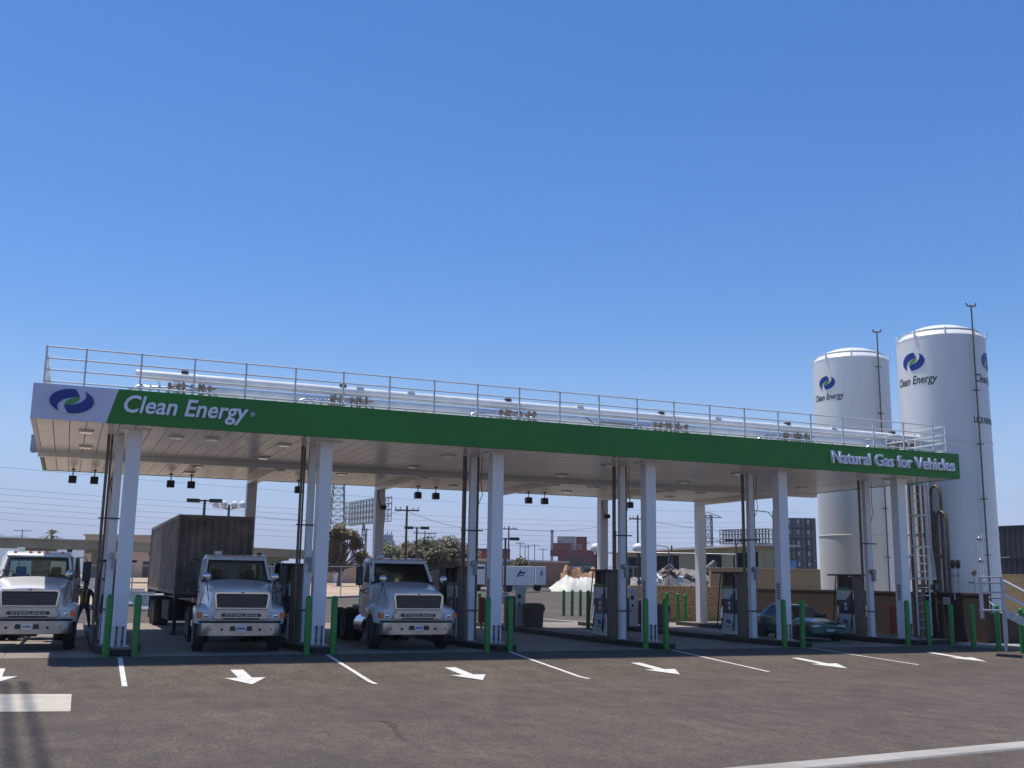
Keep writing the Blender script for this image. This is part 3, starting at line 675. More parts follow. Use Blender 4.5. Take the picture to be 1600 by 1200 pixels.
# ------------------------------------------------------------ trucks (front bumper at y=0, facing -y)
def mirror_pts(pts): return pts
def make_truck(lab, loc, rz, group):
    t = thing('day_cab_truck', lab, 'truck', loc, rz, group)
    # hood + fenders, one skin
    def zb(y, r=.60): d = y-1.08; return .52+math.sqrt(max(0, r*r-d*d)) if abs(d) < r else None
    secs = []
    #      y    w1   zt    w2   zs    w3   zf    w4   zw    w5
    tab = [(.06, .66, 1.60, .76, 1.50, .80, 1.16, .95, 1.12, 1.08),
           (.16, .67, 1.65, .78, 1.54, .83, 1.19, 1.00, 1.17, 1.15),
           (.35, .68, 1.69, .80, 1.58, .86, 1.22, 1.04, 1.20, 1.19),
           (.48, .69, 1.71, .81, 1.60, .87, 1.24, 1.05, 1.22, 1.20),
           (.70, .71, 1.75, .83, 1.63, .88, 1.27, 1.06, 1.25, 1.21),
           (1.08, .75, 1.80, .87, 1.68, .91, 1.30, 1.07, 1.26, 1.21),
           (1.45, .79, 1.85, .91, 1.72, .95, 1.28, 1.07, 1.24, 1.20),
           (1.67, .81, 1.88, .93, 1.75, .97, 1.24, 1.07, 1.20, 1.17),
           (1.85, .83, 1.90, .95, 1.77, .99, 1.20, 1.04, 1.15, 1.10)]
    for (y, w1, z1, w2, z2, w3, z3, w4, z4, w5) in tab:
        b = zb(y); b = .78 if b is None else max(.78, b); b = min(b, z4-.06)
        half = [(0, z1+.05), (w1*.5, z1+.038), (w1, z1), (w1+(w2-w1)*.6, z1-.03), (w2, z2), (w3, z3+.06), (w3+.03, z3), (w4, z4+.01), (w5-.02, z4-.035), (w5, b+.03 if b > z4-.1 else z4-.12), (w5-.01, b)]
        ring = [(-u, y, z) for u, z in half[::-1]]+[(u, y, z) for u, z in half[1:]]
        secs.append(ring)
    hd = MB().loft(secs, close=False, cap=False)
    n = len(secs[0])
    hd.add(secs[0], [tuple(range(n))])
    hood = hd.build('hood', TRUCKW, t, smooth=38)
    MB().box(-1.0, 1.0, .3, 1.8, 1.0, 1.1).build('engine_block', BLACKP, t)
    # grille
    gq = MB()
    gq.prism([(-.655, 1.20), (.655, 1.20), (.70, 1.52), (.66, 1.575), (-.66, 1.575), (-.70, 1.52)], -.015, .08, 'y').build('grille_backing', BLACKP, hood)
    gs = MB()
    for k in range(6):
        z = 1.225+k*.052; w = .65+(z-1.2)*.12
        gs.prism([(-w, z), (w, z), (w, z+.022), (-w, z+.022)], -.045, -.014, 'y')
    gs.build('grille_bars', GRILM, hood, bevel=.004)
    gf = MB(); o_ = [(-.69, 1.17), (.69, 1.17), (.745, 1.52), (.69, 1.62), (-.69, 1.62), (-.745, 1.52)]; i_ = [(-.645, 1.205), (.645, 1.205), (.685, 1.52), (.645, 1.565), (-.645, 1.565), (-.685, 1.52)]
    vs = [(x, -.06, z) for x, z in o_]+[(x, -.06, z) for x, z in i_]+[(x, .07, z) for x, z in o_]+[(x, -.01, z) for x, z in i_]
    gf.add(vs, [f for k in range(6) for f in ((k, (k+1) % 6, 6+(k+1) % 6, 6+k), (12+k, 12+(k+1) % 6, (k+1) % 6, k), (6+k, 6+(k+1) % 6, 18+(k+1) % 6, 18+k))])
    gf.build('grille_surround', CHROME, hood, bevel=.006)
    MB().prism([(-.045, 1.585), (.045, 1.585), (.03, 1.615), (-.03, 1.615)], -.075, -.06, 'y').build('badge', BLUE, hood)
    # lower chrome band with the maker's letters
    band = MB().prism([(-.66, .885), (.66, .885), (.74, .93), (.64, 1.165), (-.64, 1.165), (-.74, .93)], -.05, .1, 'y').build('lower_grille', BUMPM, t, bevel=.015)
    MB().prism([(-.50, .96), (.50, .96), (.53, 1.0), (.50, 1.05), (-.50, 1.05), (-.53, 1.0)], -.058, -.048, 'y').build('letter_slot', BLACKP, band)
    me = text_me('STERLING', .085, ext=.006, off=.002, width=.86, align='CENTER'); me.materials.append(GALV); link('lettering', me, band, loc=(0, -.066, .974))
    MB().prism([(-.48, .90), (.48, .90), (.46, .93), (-.46, .93)], -.056, -.048, 'y').build('air_slot', BLACKP, band)
    # bumper
    def bump(d, z0, z1, mt, nm, par, w=1.10):
        pts = [(-w, .48), (-w, .12), (-w+.09, -.02), (-w+.34, -.12), (0, -.16), (w-.34, -.12), (w-.09, -.02), (w, .12), (w, .48)]
        inn = [(x*.97, y+.05) for x, y in pts]
        pts = [(x*(1+d*.5), y-d) for x, y in pts]
        lo = [(x, y, z0) for x, y in pts]; hi = [(x, y, z1) for x, y in pts]
        lo2 = [(x, y, z0) for x, y in inn]; hi2 = [(x, y, z1) for x, y in inn]; n = len(pts)
        mb = MB(); mb.add(lo+hi+lo2+hi2, [f for k in range(n-1) for f in ((k, k+1, n+k+1, n+k), (n+k, n+k+1, 3*n+k+1, 3*n+k), (2*n+k, 3*n+k, 3*n+k+1, 2*n+k+1), (k, 2*n+k, 2*n+k+1, k+1))]+[(0, n, 3*n, 2*n), (n-1, 3*n-1, 4*n-1, 2*n-1)])
        return mb.build(nm, mt, par, smooth=50, bevel=.012)
    bp = bump(0, .46, .82, BUMPM, 'bumper', t)
    bump(.012, .80, .855, BLACK, 'bumper_strip', bp)
    for sx in (-1, 1):
        MB().prism([(sx*.22-.08, .60), (sx*.22+.08, .60), (sx*.22+.06, .72), (sx*.22-.06, .72)][::sx], -.185, -.14, 'y').build('tow_slot', BLACKP, bp)
        MB().tube((sx*.50, -.165, .63), (sx*.50, -.12, .63), .035).tube((sx*.80, -.13, .63), (sx*.80, -.08, .63), .022).build('bolt', BLACKP, bp)
    pl = MB().box(-.125, .125, -.185, -.165, .59, .73).build('licence_plate', PLATE, bp)
    m_ = MB()
    for k in range(7): m_.box(-.10+k*.029, -.082+k*.029, -.1875, -.185, .63, .69)
    m_.build('plate_characters', LETK, pl)
    # headlights
    for sx in (-1, 1):
        hl = MB().prism([(sx*.78, .90), (sx*1.10, .90), (sx*1.13, 1.09), (sx*.84, 1.10)][::sx], -.045, .12, 'y').build('headlight', LAMPG, t, bevel=.015)
        MB().sphere((sx*.92, -.03, 1.0), .072, 12, sz=(1, .4, 1)).build('reflector', CHROME, hl, smooth=60)
        MB().prism([(sx*1.0, .905), (sx*1.145, .93), (sx*1.16, 1.08), (sx*1.02, 1.085)][::sx], -.05, .10, 'y').build('turn_signal', AMBER, hl, bevel=.012)
    # cab shell
    cb = MB()
    B = [(-1.0, 1.86), (1.0, 1.86), (1.0, 3.45), (-1.0, 3.45)]
    # cowl + windscreen frame
    A0, A1, A2, A3 = (-.98, 1.84, 1.84), (.98, 1.84, 1.84), (.86, 2.42, 2.54), (-.86, 2.42, 2.54)
    ws = cb.frame([A0, A1, A2, A3], .05, .045, .955, .10, .93)
    # roof
    cb.loft([[(-.80, 2.36, 2.535), (-.83, 2.42, 2.585), (.83, 2.42, 2.585), (.80, 2.36, 2.535)], [(-.89, 2.46, 2.51), (-.84, 2.60, 2.635), (.84, 2.60, 2.635), (.89, 2.46, 2.51)], [(-.92, 2.9, 2.51), (-.86, 3.0, 2.665), (.86, 3.0, 2.665), (.92, 2.9, 2.51)], [(-.92, 3.46, 2.51), (-.86, 3.42, 2.63), (.86, 3.42, 2.63), (.92, 3.46, 2.51)]])
    # back wall with two windows
    bw1 = cb.frame([(0, 3.45, 1.0), (-1.0, 3.45, 1.0), (-.92, 3.45, 2.54), (0, 3.45, 2.54)], .05, .12, .84, .56, .90)
    bw2 = cb.frame([(1.0, 3.45, 1.0), (0, 3.45, 1.0), (0, 3.45, 2.54), (.92, 3.45, 2.54)], .05, .16, .88, .56, .90)
    # sides behind the doors, sills, floor
    for sx in (-1, 1):
        q = [(sx*1.0, 3.02, .95), (sx*1.0, 3.45, .95), (sx*.92, 3.45, 2.54), (sx*.92, 3.02, 2.54)]
        cb.plate(q if sx > 0 else q[::-1], .04)
        cb.box(min(sx*.96, sx*1.0), max(sx*.96, sx*1.0), 1.84, 3.02, .80, .98)
        q = [(sx*1.0, 1.84, .95), (sx*1.0, 1.96, .95), (sx*1.0, 1.96, 1.83), (sx*1.0, 1.84, 1.83)]
        cb.plate(q if sx > 0 else q[::-1], .05)
    cb.box(-.95, .95, 1.9, 3.42, .90, .97).box(-.95, .95, 1.84, 1.9, .9, 1.86)
    cab = cb.build('cab', TRUCKW, t, smooth=30, bevel=.01)
    MB().plate([tuple(Vector(v)+Vector((0, -.004, .004))) for v in (A0, A1, (.98-.12*.13, 1.915, 1.939), (-.98+.12*.13, 1.915, 1.939))], .004).build('cowl_trim', BLACKP, cab)
    sm = MB(); sm.frame([tuple(Vector(v)*1.0+Vector((0, -.008, .006))) for v in ws], .004, .03, .97, .05, .95); sm.build('windscreen_seal', BLACK, cab)
    MB().plate([tuple(Vector(v)+Vector((0, .018, -.01))) for v in ws], .006).build('windscreen', GLASS, cab)
    for b in (bw1, bw2): MB().plate([tuple(Vector(v)+Vector((0, -.02, 0))) for v in b], .006).build('rear_window', GLASS, cab)
    for sx in (-.48, .48):
        MB().path([(sx, 1.93, 1.98), (sx-.2, 2.02, 2.10), (sx-.42, 2.05, 2.12)], .012, 6).build('wiper', BLACK, cab)
    # interior
    MB().prism([(1.86, 1.2), (2.25, 1.2), (2.25, 1.62), (1.98, 1.84), (1.86, 1.84)], -.94, .94, 'x').build('dashboard', SEATM, cab)
    MB().lathe([(.19, 0), (.21, .012), (.19, .024)], (0, 0, 0), 20).build('steering_wheel', BLACKP, cab, loc=(.45, 2.33, 1.72), smooth=50).rotation_euler = (R(35), 0, 0)
    for sx in (-.47, .47):
        MB().box(sx-.25, sx+.25, 2.6, 3.1, 1.18, 1.40).prism([(3.0, 1.3), (3.18, 1.3), (3.27, 2.02), (3.13, 2.02)], sx-.24, sx+.24, 'x').box(sx-.14, sx+.14, 3.12, 3.25, 2.0, 2.22).build('seat', SEATM, cab, bevel=.04)
    # roof marker lights
    for x in (-.62, -.22, 0, .22, .62): MB().box(x-.045, x+.045, 2.46, 2.56, 2.60, 2.655).build('marker_light', AMBER, cab, bevel=.015)
    MB().box(-.60, -.40, 2.75, 2.95, 2.65, 2.76).build('roof_beacon', DISPW, cab, bevel=.02)
    # doors
    for sx in (-1, 1):
        D = thing('door_hinge', None, None) if False else None
        db = MB(); x = sx*1.0
        q = [(0, 0, 0), (0, 1.04, 0), (-sx*.075, 1.04, 1.62), (-sx*.065, .45, 1.62)]
        lowq = [(0, 0, 0), (0, 1.04, 0), (0, 1.04, .92), (0, 0, .86)]
        topq = [(0, 0, .86), (0, 1.04, .92), (-sx*.08, 1.04, 1.56), (-sx*.08, .5, 1.54)]
        if sx > 0:
            db.plate(lowq, .05); w = db.frame(topq, .04, .08, .93, .06, .92)
        else:
            db.plate([lowq[k] for k in (1, 0, 3, 2)], .05); w = db.frame([topq[k] for k in (1, 0, 3, 2)], .04, .07, .92, .06, .92)
        dr = db.build('door', TRUCKW, t, loc=(sx*1.003, 1.97, .965), smooth=30, bevel=.008)
        MB().plate([tuple(Vector(v)+Vector((-sx*.02, 0, 0))) for v in w], .005).build('side_window', GLASS, dr)
        MB().box(*sorted((sx*.006, sx*.035)), .82, .98, .66, .71).build('handle', BLACKP, dr)
        # west coast mirror on a bracket
        mr = MB().box(*sorted((sx*.20, sx*.42)), .04, .10, .85, 1.42).build('mirror', BLACKP, dr, bevel=.02)
        MB().box(*sorted((sx*.215, sx*.405)), .101, .106, .88, 1.39).build('mirror_glass', CHROME, mr)
        MB().path([(0, .12, 1.5), (sx*.25, .07, 1.55), (sx*.31, .07, 1.42)], .013, 6).path([(0, .05, .60), (sx*.25, .07, .66), (sx*.31, .07, .85)], .013, 6).path([(0, .3, .75), (sx*.28, .09, .70)], .01, 6).build('mirror_arm', BLACK, mr)
        if sx > 0 and 'open' in lab: dr.rotation_euler = (0, 0, R(-9 if 'cut off' in lab else -25))
    # hood mirrors on tripods
    for sx in (-1, 1):
        c = Vector((sx*.92, .62, 2.03))
        hm = MB().lathe([(.02, -.05), (.09, -.03), (.115, 0), (.115, .015)], (0, 0, 0), 18, axis='y').build('hood_mirror', CHROME, t, loc=tuple(c), smooth=50)
        MB().tube((0, -.03, -.1), (sx*.12, .2, -.78), .009, 6).tube((0, -.03, -.1), (-sx*.09, -.25, -.80), .009, 6).tube((0, 0, -.08), (-sx*.05, .3, -.40), .009, 6).build('tripod', BLACK, hm)
    MB().box(-1.215, -1.195, 1.52, 1.64, 1.28, 1.44).build('side_marker', AMBER, t)
    # wheels
    def wheel(x, y, wd, dual, r=.52):
        w = MB().lathe([(r*.60, -wd/2), (r*.9, -wd/2-.01), (r*.98, -wd/2+.03), (r, -wd/2+.06), (r, wd/2-.06), (r*.98, wd/2-.03), (r*.9, wd/2+.01), (r*.60, wd/2)], n=30, axis='x').build('wheel', BLACK, t, loc=(x, y, r), smooth=40)
        s_ = 1 if x > 0 else -1
        MB().lathe([(.03, s_*(.10 if not dual else -.02)), (.11, s_*(.12 if not dual else .0)), (.13, s_*.02), (.25, s_*(-.02)), (r*.6, s_*(wd/2-.005)), (r*.62, s_*(wd/2+.006)), (r*.62, s_*(wd/2-.03))][::s_], n=24, axis='x').build('rim', LAMPG, w, smooth=40)
        return w
    for sx in (-1, 1):
        wheel(sx*1.03, 1.08, .28, False)
        for y in (5.3, 6.6):
            wheel(sx*.98, y, .27, True); wheel(sx*.64, y, .27, True)
    # chassis
    ch = MB()
    for sx in (-1, 1): ch.box(sx*.42-.04, sx*.42+.04, .3, 7.4, .72, .98)
    for y in (.5, 1.9, 3.2, 4.6, 5.95, 7.3): ch.box(-.42, .42, y-.05, y+.05, .76, .92)
    ch.tube((-1.0, 1.08, .5), (1.0, 1.08, .5), .06); ch.box(-.2, .2, .8, 1.5, .35, .7)
    for y in (5.3, 6.6): ch.tube((-.95, y, .52), (.95, y, .52), .09).sphere((0, y, .52), .22, 10)
    ch.build('chassis', BLACKP, t)
    MB().lathe([(.02, -.62), (.30, -.60), (.30, .60), (.02, .62)], (-.82, 3.0, .62), 22, axis='y').build('fuel_tank', CHROME, t, smooth=40)
    MB().box(.62, 1.02, 2.2, 3.4, .42, .82).build('step_box', GALV, t, bevel=.02)
    MB().box(-.55, .55, 5.5, 6.6, 1.0, 1.14).build('fifth_wheel', STEELD, t, bevel=.03)
    MB().tube((.78, 3.62, .9), (.78, 3.62, 2.75), .075, 14).build('exhaust_stack', STEELD, t, smooth=50)
    MB().box(-.5, .5, 3.5, 3.62, 1.0, 1.55).build('cab_guard', BLACKP, t)
    for sx in (-1, 1):
        MB().box(sx*.80-.30, sx*.80+.30, 7.3, 7.32, .3, .95).build('mud_flap', BLACK, t)
    return t
GT = 'white day cab trucks under the canopy'
x1 = aty(38, 1000, 1.6).x
make_truck('white truck cut off by the left edge, its hood in sun and driver door open', (x1+.05, 1.05, ZP), R(-1.5), GT)
x2 = aty(367, 1000, -.3).x
make_truck('white truck with open driver door, coupled to the brown container trailer', (x2+.11, -.42, ZP), R(-3.2), GT)
x3 = aty(642, 1000, -.3).x
make_truck('white truck without trailer between the second and third columns', (x3+.15, -.42, ZP), R(-2.6), GT)

# ------------------------------------------------------------ container and its trailer
def corrugated(mb, p0, p1, z0, z1, depth=.036, pitch=.28, inward=None):
    p0 = Vector(p0); p1 = Vector(p1); L_ = (p1-p0).length; d = (p1-p0)/L_; nn = Vector((d.y, -d.x, 0))
    n = max(2, int(L_/pitch)); a = L_/n; pts = []
    for i in range(n):
        pts += [(i*a, 0), (i*a+a*.25, 0), (i*a+a*.5, -depth), (i*a+a*.75, -depth)]
    pts.append((L_, 0)); lo = []; hi = []
    for u, w_ in pts:
        v = p0+d*u+nn*w_; lo.append((v.x, v.y, z0)); hi.append((v.x, v.y, z1))
    k = len(lo); mb.add(lo+hi, [(i, i+1, k+i+1, k+i) for i in range(k-1)])
cx = at(1, 1, 1)
fl_ = aty(278, 860, 6.35); fr_ = aty(393, 860, 6.35); cxm = (fl_.x+fr_.x)/2
co = thing('shipping_container', 'rusty brown corrugated shipping container riding on the trailer behind the second truck', 'shipping container', (cxm, 6.35, 1.42+ZP))
cm_ = MB(); w2, CL, CH = 1.22, 12.19, 2.59
corrugated(cm_, (-w2+.02, .03, 0), (w2-.02, .03, 0), .1, CH-.1, .045, .24)
corrugated(cm_, (-w2+.02, CL-.03, 0), (-w2+.02, .03, 0), .1, CH-.1)
corrugated(cm_, (w2-.02, .03, 0), (w2-.02, CL-.03, 0), .1, CH-.1)
corrugated(cm_, (w2-.02, CL-.03, 0), (-w2+.02, CL-.03, 0), .1, CH-.1)
cm_.box(-w2+.03, w2-.03, .03, CL-.03, .05, .12).box(-w2+.03, w2-.03, .03, CL-.03, CH-.06, CH-.02)
cm_.build('corrugated_wall', CONTB, co)
fr = MB()
for sx in (-1, 1):
    for y in (0, CL-.14): fr.box(sx*w2-.07 if sx > 0 else -w2-.002, w2+.002 if sx > 0 else -w2+.07, y, y+.14, 0, CH)
    for z in (0, CH-.12): fr.box(*sorted((sx*(w2-.05), sx*(w2+.001))), .141, CL-.141, z+.003, z+.117)
for y in (0, CL-.1):
    for z in (0, CH-.12): fr.box(-w2+.071, w2-.071, y+.002, y+.09, z+.004, z+.116)
fr.build('corner_frame', CONTB, co)
tr = thing('container_trailer', 'black skeletal container trailer with tandem wheels behind the second truck', 'trailer', (cxm, 6.35, ZP))
m_ = MB()
for sx in (-1, 1): m_.box(sx*.42-.06, sx*.42+.06, .2, 12.2, 1.14, 1.34)
for y in (.1, 4, 8, 12.1): m_.box(-1.2, 1.2, y-.08, y+.08, 1.30, 1.418)
m_.build('frame', BLACKP, tr)
MB().box(-1.1, 1.1, 2.9, 5.6, .45, 1.135).build('underbody_shade_box', BLACK, tr, bevel=.04)  # black box added for the shaded undercarriage below the container
MB().box(-1.15, 1.15, 11.6, 11.64, .25, 1.13).build('mud_flap', BLACK, tr)
for sx in (-1, 1): MB().box(sx*.9-.06, sx*.9+.06, 2.6, 2.72, .05, 1.3).box(sx*.9-.14, sx*.9+.14, 2.52, 2.8, 0.0, .05).build('landing_leg', BLACKP, tr)
for y in (9.6, 10.9):
    for sx in (-1, 1):
        for xx in (.98, .66):
            w_ = MB().lathe([(.31, -.13), (.47, -.14), (.52, -.07), (.52, .07), (.47, .14), (.31, .13)], n=26, axis='x').build('wheel', BLACK, tr, loc=(sx*xx, y, .52), smooth=40)
            MB().lathe([(.05, -.06), (.12, .06), (.3, .10), (.32, .12)][::1] if sx > 0 else [(.05, .06), (.12, -.06), (.3, -.10), (.32, -.12)], n=20, axis='x').build('rim', LAMPG, w_, smooth=40)
    MB().tube((-.95, y, .52), (.95, y, .52), .07).build('axle', BLACKP, tr)

# ------------------------------------------------------------ teal hatchback
def make_car():
    # local: nose toward -y, centre x=0, nose at y=0
    P = aty(1283, 990, .35)
    t = thing('hatchback_car', 'teal two-door hatchback parked between the fifth and sixth islands', 'car', (24.22, 1.35, ZP), R(-3))
    prof = [  # y, half width at belt, z belt, half width at sill, sill z , crown z
        (0.0, .62, .58, .60, .34, .60), (.10, .76, .66, .74, .26, .68), (.45, .81, .74, .82, .22, .78), (.85, .83, .80, .84, .22, .85), (1.25, .83, .85, .845, .22, .90),
        (1.9, .84, .88, .85, .22, .89), (2.6, .84, .90, .85, .22, .91), (3.2, .83, .92, .84, .22, .93), (3.7, .80, .93, .82, .26, .94), (3.98, .74, .90, .76, .32, .91), (4.05, .68, .74, .70, .38, .76)]
    rings = []
    for y, wb, zb_, wsill, zs, zc in prof:
        half = [(0, zc), (wb*.55, zc-.01), (wb*.9, zb_+.0), (wb+.02, zb_-.06), (wsill+.03, (zb_+zs)/2+.02), (wsill+.01, zs+.10), (wsill-.05, zs)]
        rings.append([(-u, y, z) for u, z in half[::-1]]+[(u, y, z) for u, z in half[1:]])
    body = MB().loft(rings).build('body', TEAL, t, smooth=35, bevel=.0)
    # greenhouse
    gh = MB(); b0 = [(-.74, 1.22, .87), (.74, 1.22, .87), (.76, 3.75, .90), (-.76, 3.75, .90)]; t0 = [(-.56, 1.98, 1.31), (.56, 1.98, 1.31), (.56, 3.15, 1.33), (-.56, 3.15, 1.33)]
    F_ = gh.frame([b0[0], b0[1], t0[1], t0[0]], .03, .05, .95, .05, .93)
    Rr_ = gh.frame([b0[2], b0[3], t0[3], t0[2]], .03, .06, .94, .1, .92)
    Ls = gh.frame([b0[3], b0[0], t0[0], t0[3]], .03, .16, .92, .10, .90)
    Rs = gh.frame([b0[1], b0[2], t0[2], t0[1]], .03, .08, .84, .10, .90)
    gh.loft([[(x, y, z-.01) for x, y, z in t0], [(x*.93, 2.56+(y-2.56)*.9, z+.035) for x, y, z in t0]])
    gh.build('cabin', TEAL, t, smooth=40, bevel=.01)
    cg = glass('car_glass', (.16, .19, .18))
    for q, nm in ((F_, 'windscreen'), (Rr_, 'rear_window'), (Ls, 'side_window'), (Rs, 'side_window')):
        c_ = sum((Vector(v) for v in q), Vector())/4; n_ = (Vector(q[1])-Vector(q[0])).cross(Vector(q[2])-Vector(q[1])).normalized()
        MB().plate([tuple(Vector(v)-n_*.012) for v in q], .005).build(nm, cg, t)
    for sx in (-.38, .38): MB().box(sx-.22, sx+.22, 2.2, 2.3+.1, .5, 1.02).box(sx-.12, sx+.12, 2.3, 2.38, 1.02, 1.2).build('seat', SEATM, t, bevel=.03)
    MB().box(-.80, .80, -.06, .16, .30, .50).build('bumper', TEAL, t, bevel=.05, seg=3)
    MB().box(-.36, .36, -.065, -.05, .33, .39).build('air_intake', BLACKP, t)
    pl_ = MB().box(-.16, .16, -.075, -.062, .41, .49).build('licence_plate', PLATE, t)
    for sx in (-1, 1):
        MB().prism([(sx*.38, .57), (sx*.73, .55), (sx*.74, .65), (sx*.40, .64)][::sx], .0, .12, 'y').build('headlight', LAMPG, t, bevel=.012)
        MB().prism([(sx*.735, .55), (sx*.80, .55), (sx*.80, .64), (sx*.745, .65)][::sx], .05, .22, 'y').build('turn_signal', AMBER, t, bevel=.01)
        MB().box(*sorted((sx*.80, sx*.96)), 1.48, 1.60, .88, 1.0).build('wing_mirror', BLACKP, t, bevel=.03)
        MB().box(*sorted((sx*.862, sx*.875)), 2.35, 2.5, .74, .78).build('door_handle', BLACKP, t)
        for y in (.78, 3.30):
            w_ = MB().lathe([(.17, -.09), (.27, -.095), (.295, -.05), (.295, .05), (.27, .095), (.17, .09)], n=26, axis='x').build('wheel', BLACK, t, loc=(sx*.80, y, .295), smooth=40)
            MB().lathe([(.03, .05), (.10, .07), (.17, .075), (.18, .085)] if sx > 0 else [(.03, -.05), (.10, -.07), (.17, -.075), (.18, -.085)], n=18, axis='x').build('rim', GALV, w_, smooth=30)
            # arch lining
            MB().lathe([(.335, -.01), (.345, .0), (.335, .01)], (sx*.868, y, .30), 24, axis='x').build('wheel_arch', BLACKP, t, smooth=40)
    for sx in (-1, 1):
        MB().box(*sorted((sx*.862, sx*.878)), 1.2, 2.85, .52, .57).build('side_moulding', BLACKP, t)
        MB().box(*sorted((sx*.845, sx*.861)), 2.62, 2.635, .32, .86).build('door_seam', BLACKP, t); MB().box(*sorted((sx*.845, sx*.861)), 1.32, 1.335, .32, .84).build('door_seam', BLACKP, t)
    t.scale = (.94, .94, .94); return t
make_car()

# ------------------------------------------------------------ storage tanks
def tank(c, Rd, zt_, lab, name2):
    t = thing('gas_storage_tank', lab, 'storage tank', (c.x, c.y, gz(c.y)))
    b = zt_-gz(c.y)
    sh = [(Rd, -.0), (Rd, b)]
    shell = MB().lathe([(Rd, 0), (Rd, b-.001)], n=72).build('shell', TANKW, t, smooth=40)
    for z in (b*.34, b*.64): MB().lathe([(Rd+.002, z), (Rd+.022, z+.01), (Rd+.022, z+.04), (Rd+.002, z+.05)], n=72).build('weld_band', TANKW, shell, smooth=30)
    dome = MB().lathe([(Rd+.006, b-.02), (Rd+.004, b+.03), (Rd*.98, b+.09), (Rd*.93, b+.18), (Rd*.85, b+.30), (Rd*.7, b+.46), (Rd*.5, b+.59), (Rd*.3, b+.67), (Rd*.12, b+.70), (.01, b+.705)], n=72).build('dome', WHITE, t, smooth=30)
    for k in range(9):
        a = 2*PI*k/9+.55; x, y = (Rd+.02)*math.cos(a), (Rd+.02)*math.sin(a)
        MB().box(x-.03, x+.03, y-.03, y+.03, b, b+.30).build('lifting_lug', WHITE, dome)
    MB().lathe([(Rd*.865, b+.28), (Rd*.87, b+.32), (Rd*.885, b+.32), (Rd*.885, b+.28)], n=60).build('dome_rail', LAGG, dome, smooth=40)
    # direction from tank to camera
    va = math.atan2(CAM.y-c.y, CAM.x-c.x)
    def pipe_at(off, zlo, zhi, r_=.03):
        a = va+off; x, y = (Rd+.14)*math.cos(a), (Rd+.14)*math.sin(a)
        p_ = MB().tube((x, y, zlo), (x, y, zhi), r_, 8).build('vent_line', RUSTP, t, smooth=50)
        MB().tube((x-.14, y+.06, zhi), (x+.14, y-.06, zhi), .035, 8).tube((x-.14, y+.06, zhi), (x-.18, y+.08, zhi+.12), .03, 8).tube((x+.14, y-.06, zhi), (x+.18, y-.08, zhi+.12), .03, 8).build('vent_head', RUSTP, p_)
        z = zlo+.9; k = 0
        while z < b-.2:
            ix, iy = (Rd-.01)*math.cos(a), (Rd-.01)*math.sin(a); tx, ty = -math.sin(a)*.16, math.cos(a)*.16
            MB().tube((x-tx, y-ty, z), (x+tx, y+ty, z), .02, 6).tube((ix, iy, z), (x, y, z), .02, 6).build('pipe_clip', RUSTP, p_)
            z += 2.15
    pipe_at(.72, .2, b+1.15)
    # emblem and lettering wrapped on the shell
    Rt = Rd+.006
    def wrap(off, zc):
        def F(x, z, d): a = va+off+x/Rt; return ((Rt+d)*math.cos(a), (Rt+d)*math.sin(a), zc+z)
        return F
    def lettering(txt, off, zc, size, width, m=LETK, shear=.22, nm='lettering'):
        me = text_me(txt, size, ext=.002, off=.006, shear=shear, width=width, align='CENTER')
        F = wrap(off, zc)
        for v in me.vertices: x, y, z = v.co; v.co = F(x, z, -y)
        me.materials.append(m); return link(nm, me, t)
    for off in name2['off']:
        emblem(t, 0, 0, .54*name2['k'], .37*name2['k'], place=wrap(off, b-name2['dz']), white=False)
        lettering('Clean Energy', off, b-name2['dz']-.92*name2['k'], .47*name2['k'], 2.0*name2['k'])
    if name2.get('liq'): lettering('LIQUEFIED NATURAL GAS', name2['liq'], b-3.55, .32, 3.3, shear=0)
    return t
dep1, dep2 = 48.5, 42.5
def tankpos(pl, pr, py, dep): a = at(pl, py, dep); b = at(pr, py, dep); return (a+b)/2, (a-b).length/2
c1, r1 = tankpos(1279, 1395, 760, dep1); c2, r2 = tankpos(1416.5, 1549, 760, dep2)
c1 += Vector((FW.x, FW.y, 0)).normalized()*.0
z1 = at(1334, 561, dep1).z; z2 = at(1470, 527, dep2).z
tank(c1, r1, z1, 'tall white storage tank with blue and green emblem, the farther and shorter looking one', {'k': .85, 'dz': 1.12, 'off': [-.68]})
tank(c2, r2, z2, 'tall white storage tank nearest the right edge, with emblem and LIQUEFIED lettering', {'k': 1.0, 'dz': .98, 'off': [-.68, 1.36], 'liq': 1.62})
# ------------------------------------------------------------ walls round the tank yard
def wall(name, lab, cat, a, b, th, ztop_, m, cap=None, group=None, zb=None):
    A = Vector((a[0], a[1], 0)); B = Vector((b[0], b[1], 0)); L_ = (B-A).length; rz = math.atan2(B.y-A.y, B.x-A.x)
    z0 = min(gz(a[1]), gz(b[1]))-.15 if zb is None else zb
    t = thing(name, lab, cat, (A.x, A.y, z0), rz, group)
    MB().box(0, L_, 0, th, 0, ztop_-z0-.09).build('masonry', m, t)
    MB().box(-.02, L_+.02, -.02, th+.02, ztop_-z0-.088, ztop_-z0).build('coping', cap or m, t, bevel=.01)
    return t
WX = 29.4
wall('block_wall', 'dark brown block wall along the canopy end, in front of the storage tanks', 'wall', (WX, 14.0), (WX, -.9), .2, 2.06, BBLOCK)
wall('block_wall', 'short brown block wall turning right below the steel landing', 'wall', (WX+.25, -.7), (WX+2.6, -1.0), .2, 1.35, BBLOCK)
wall('stone_wall', 'rough tan split-face stone wall between the fourth and fifth service posts', 'wall', (25.4, 18.1), (31.4, 16.9), .3, 2.08, STONEB)
wall('stone_wall', 'low run of the tan stone wall left of the fourth column', 'wall', (23.6, 20.0), (25.25, 18.2), .3, 2.02, STONEB) if False else None
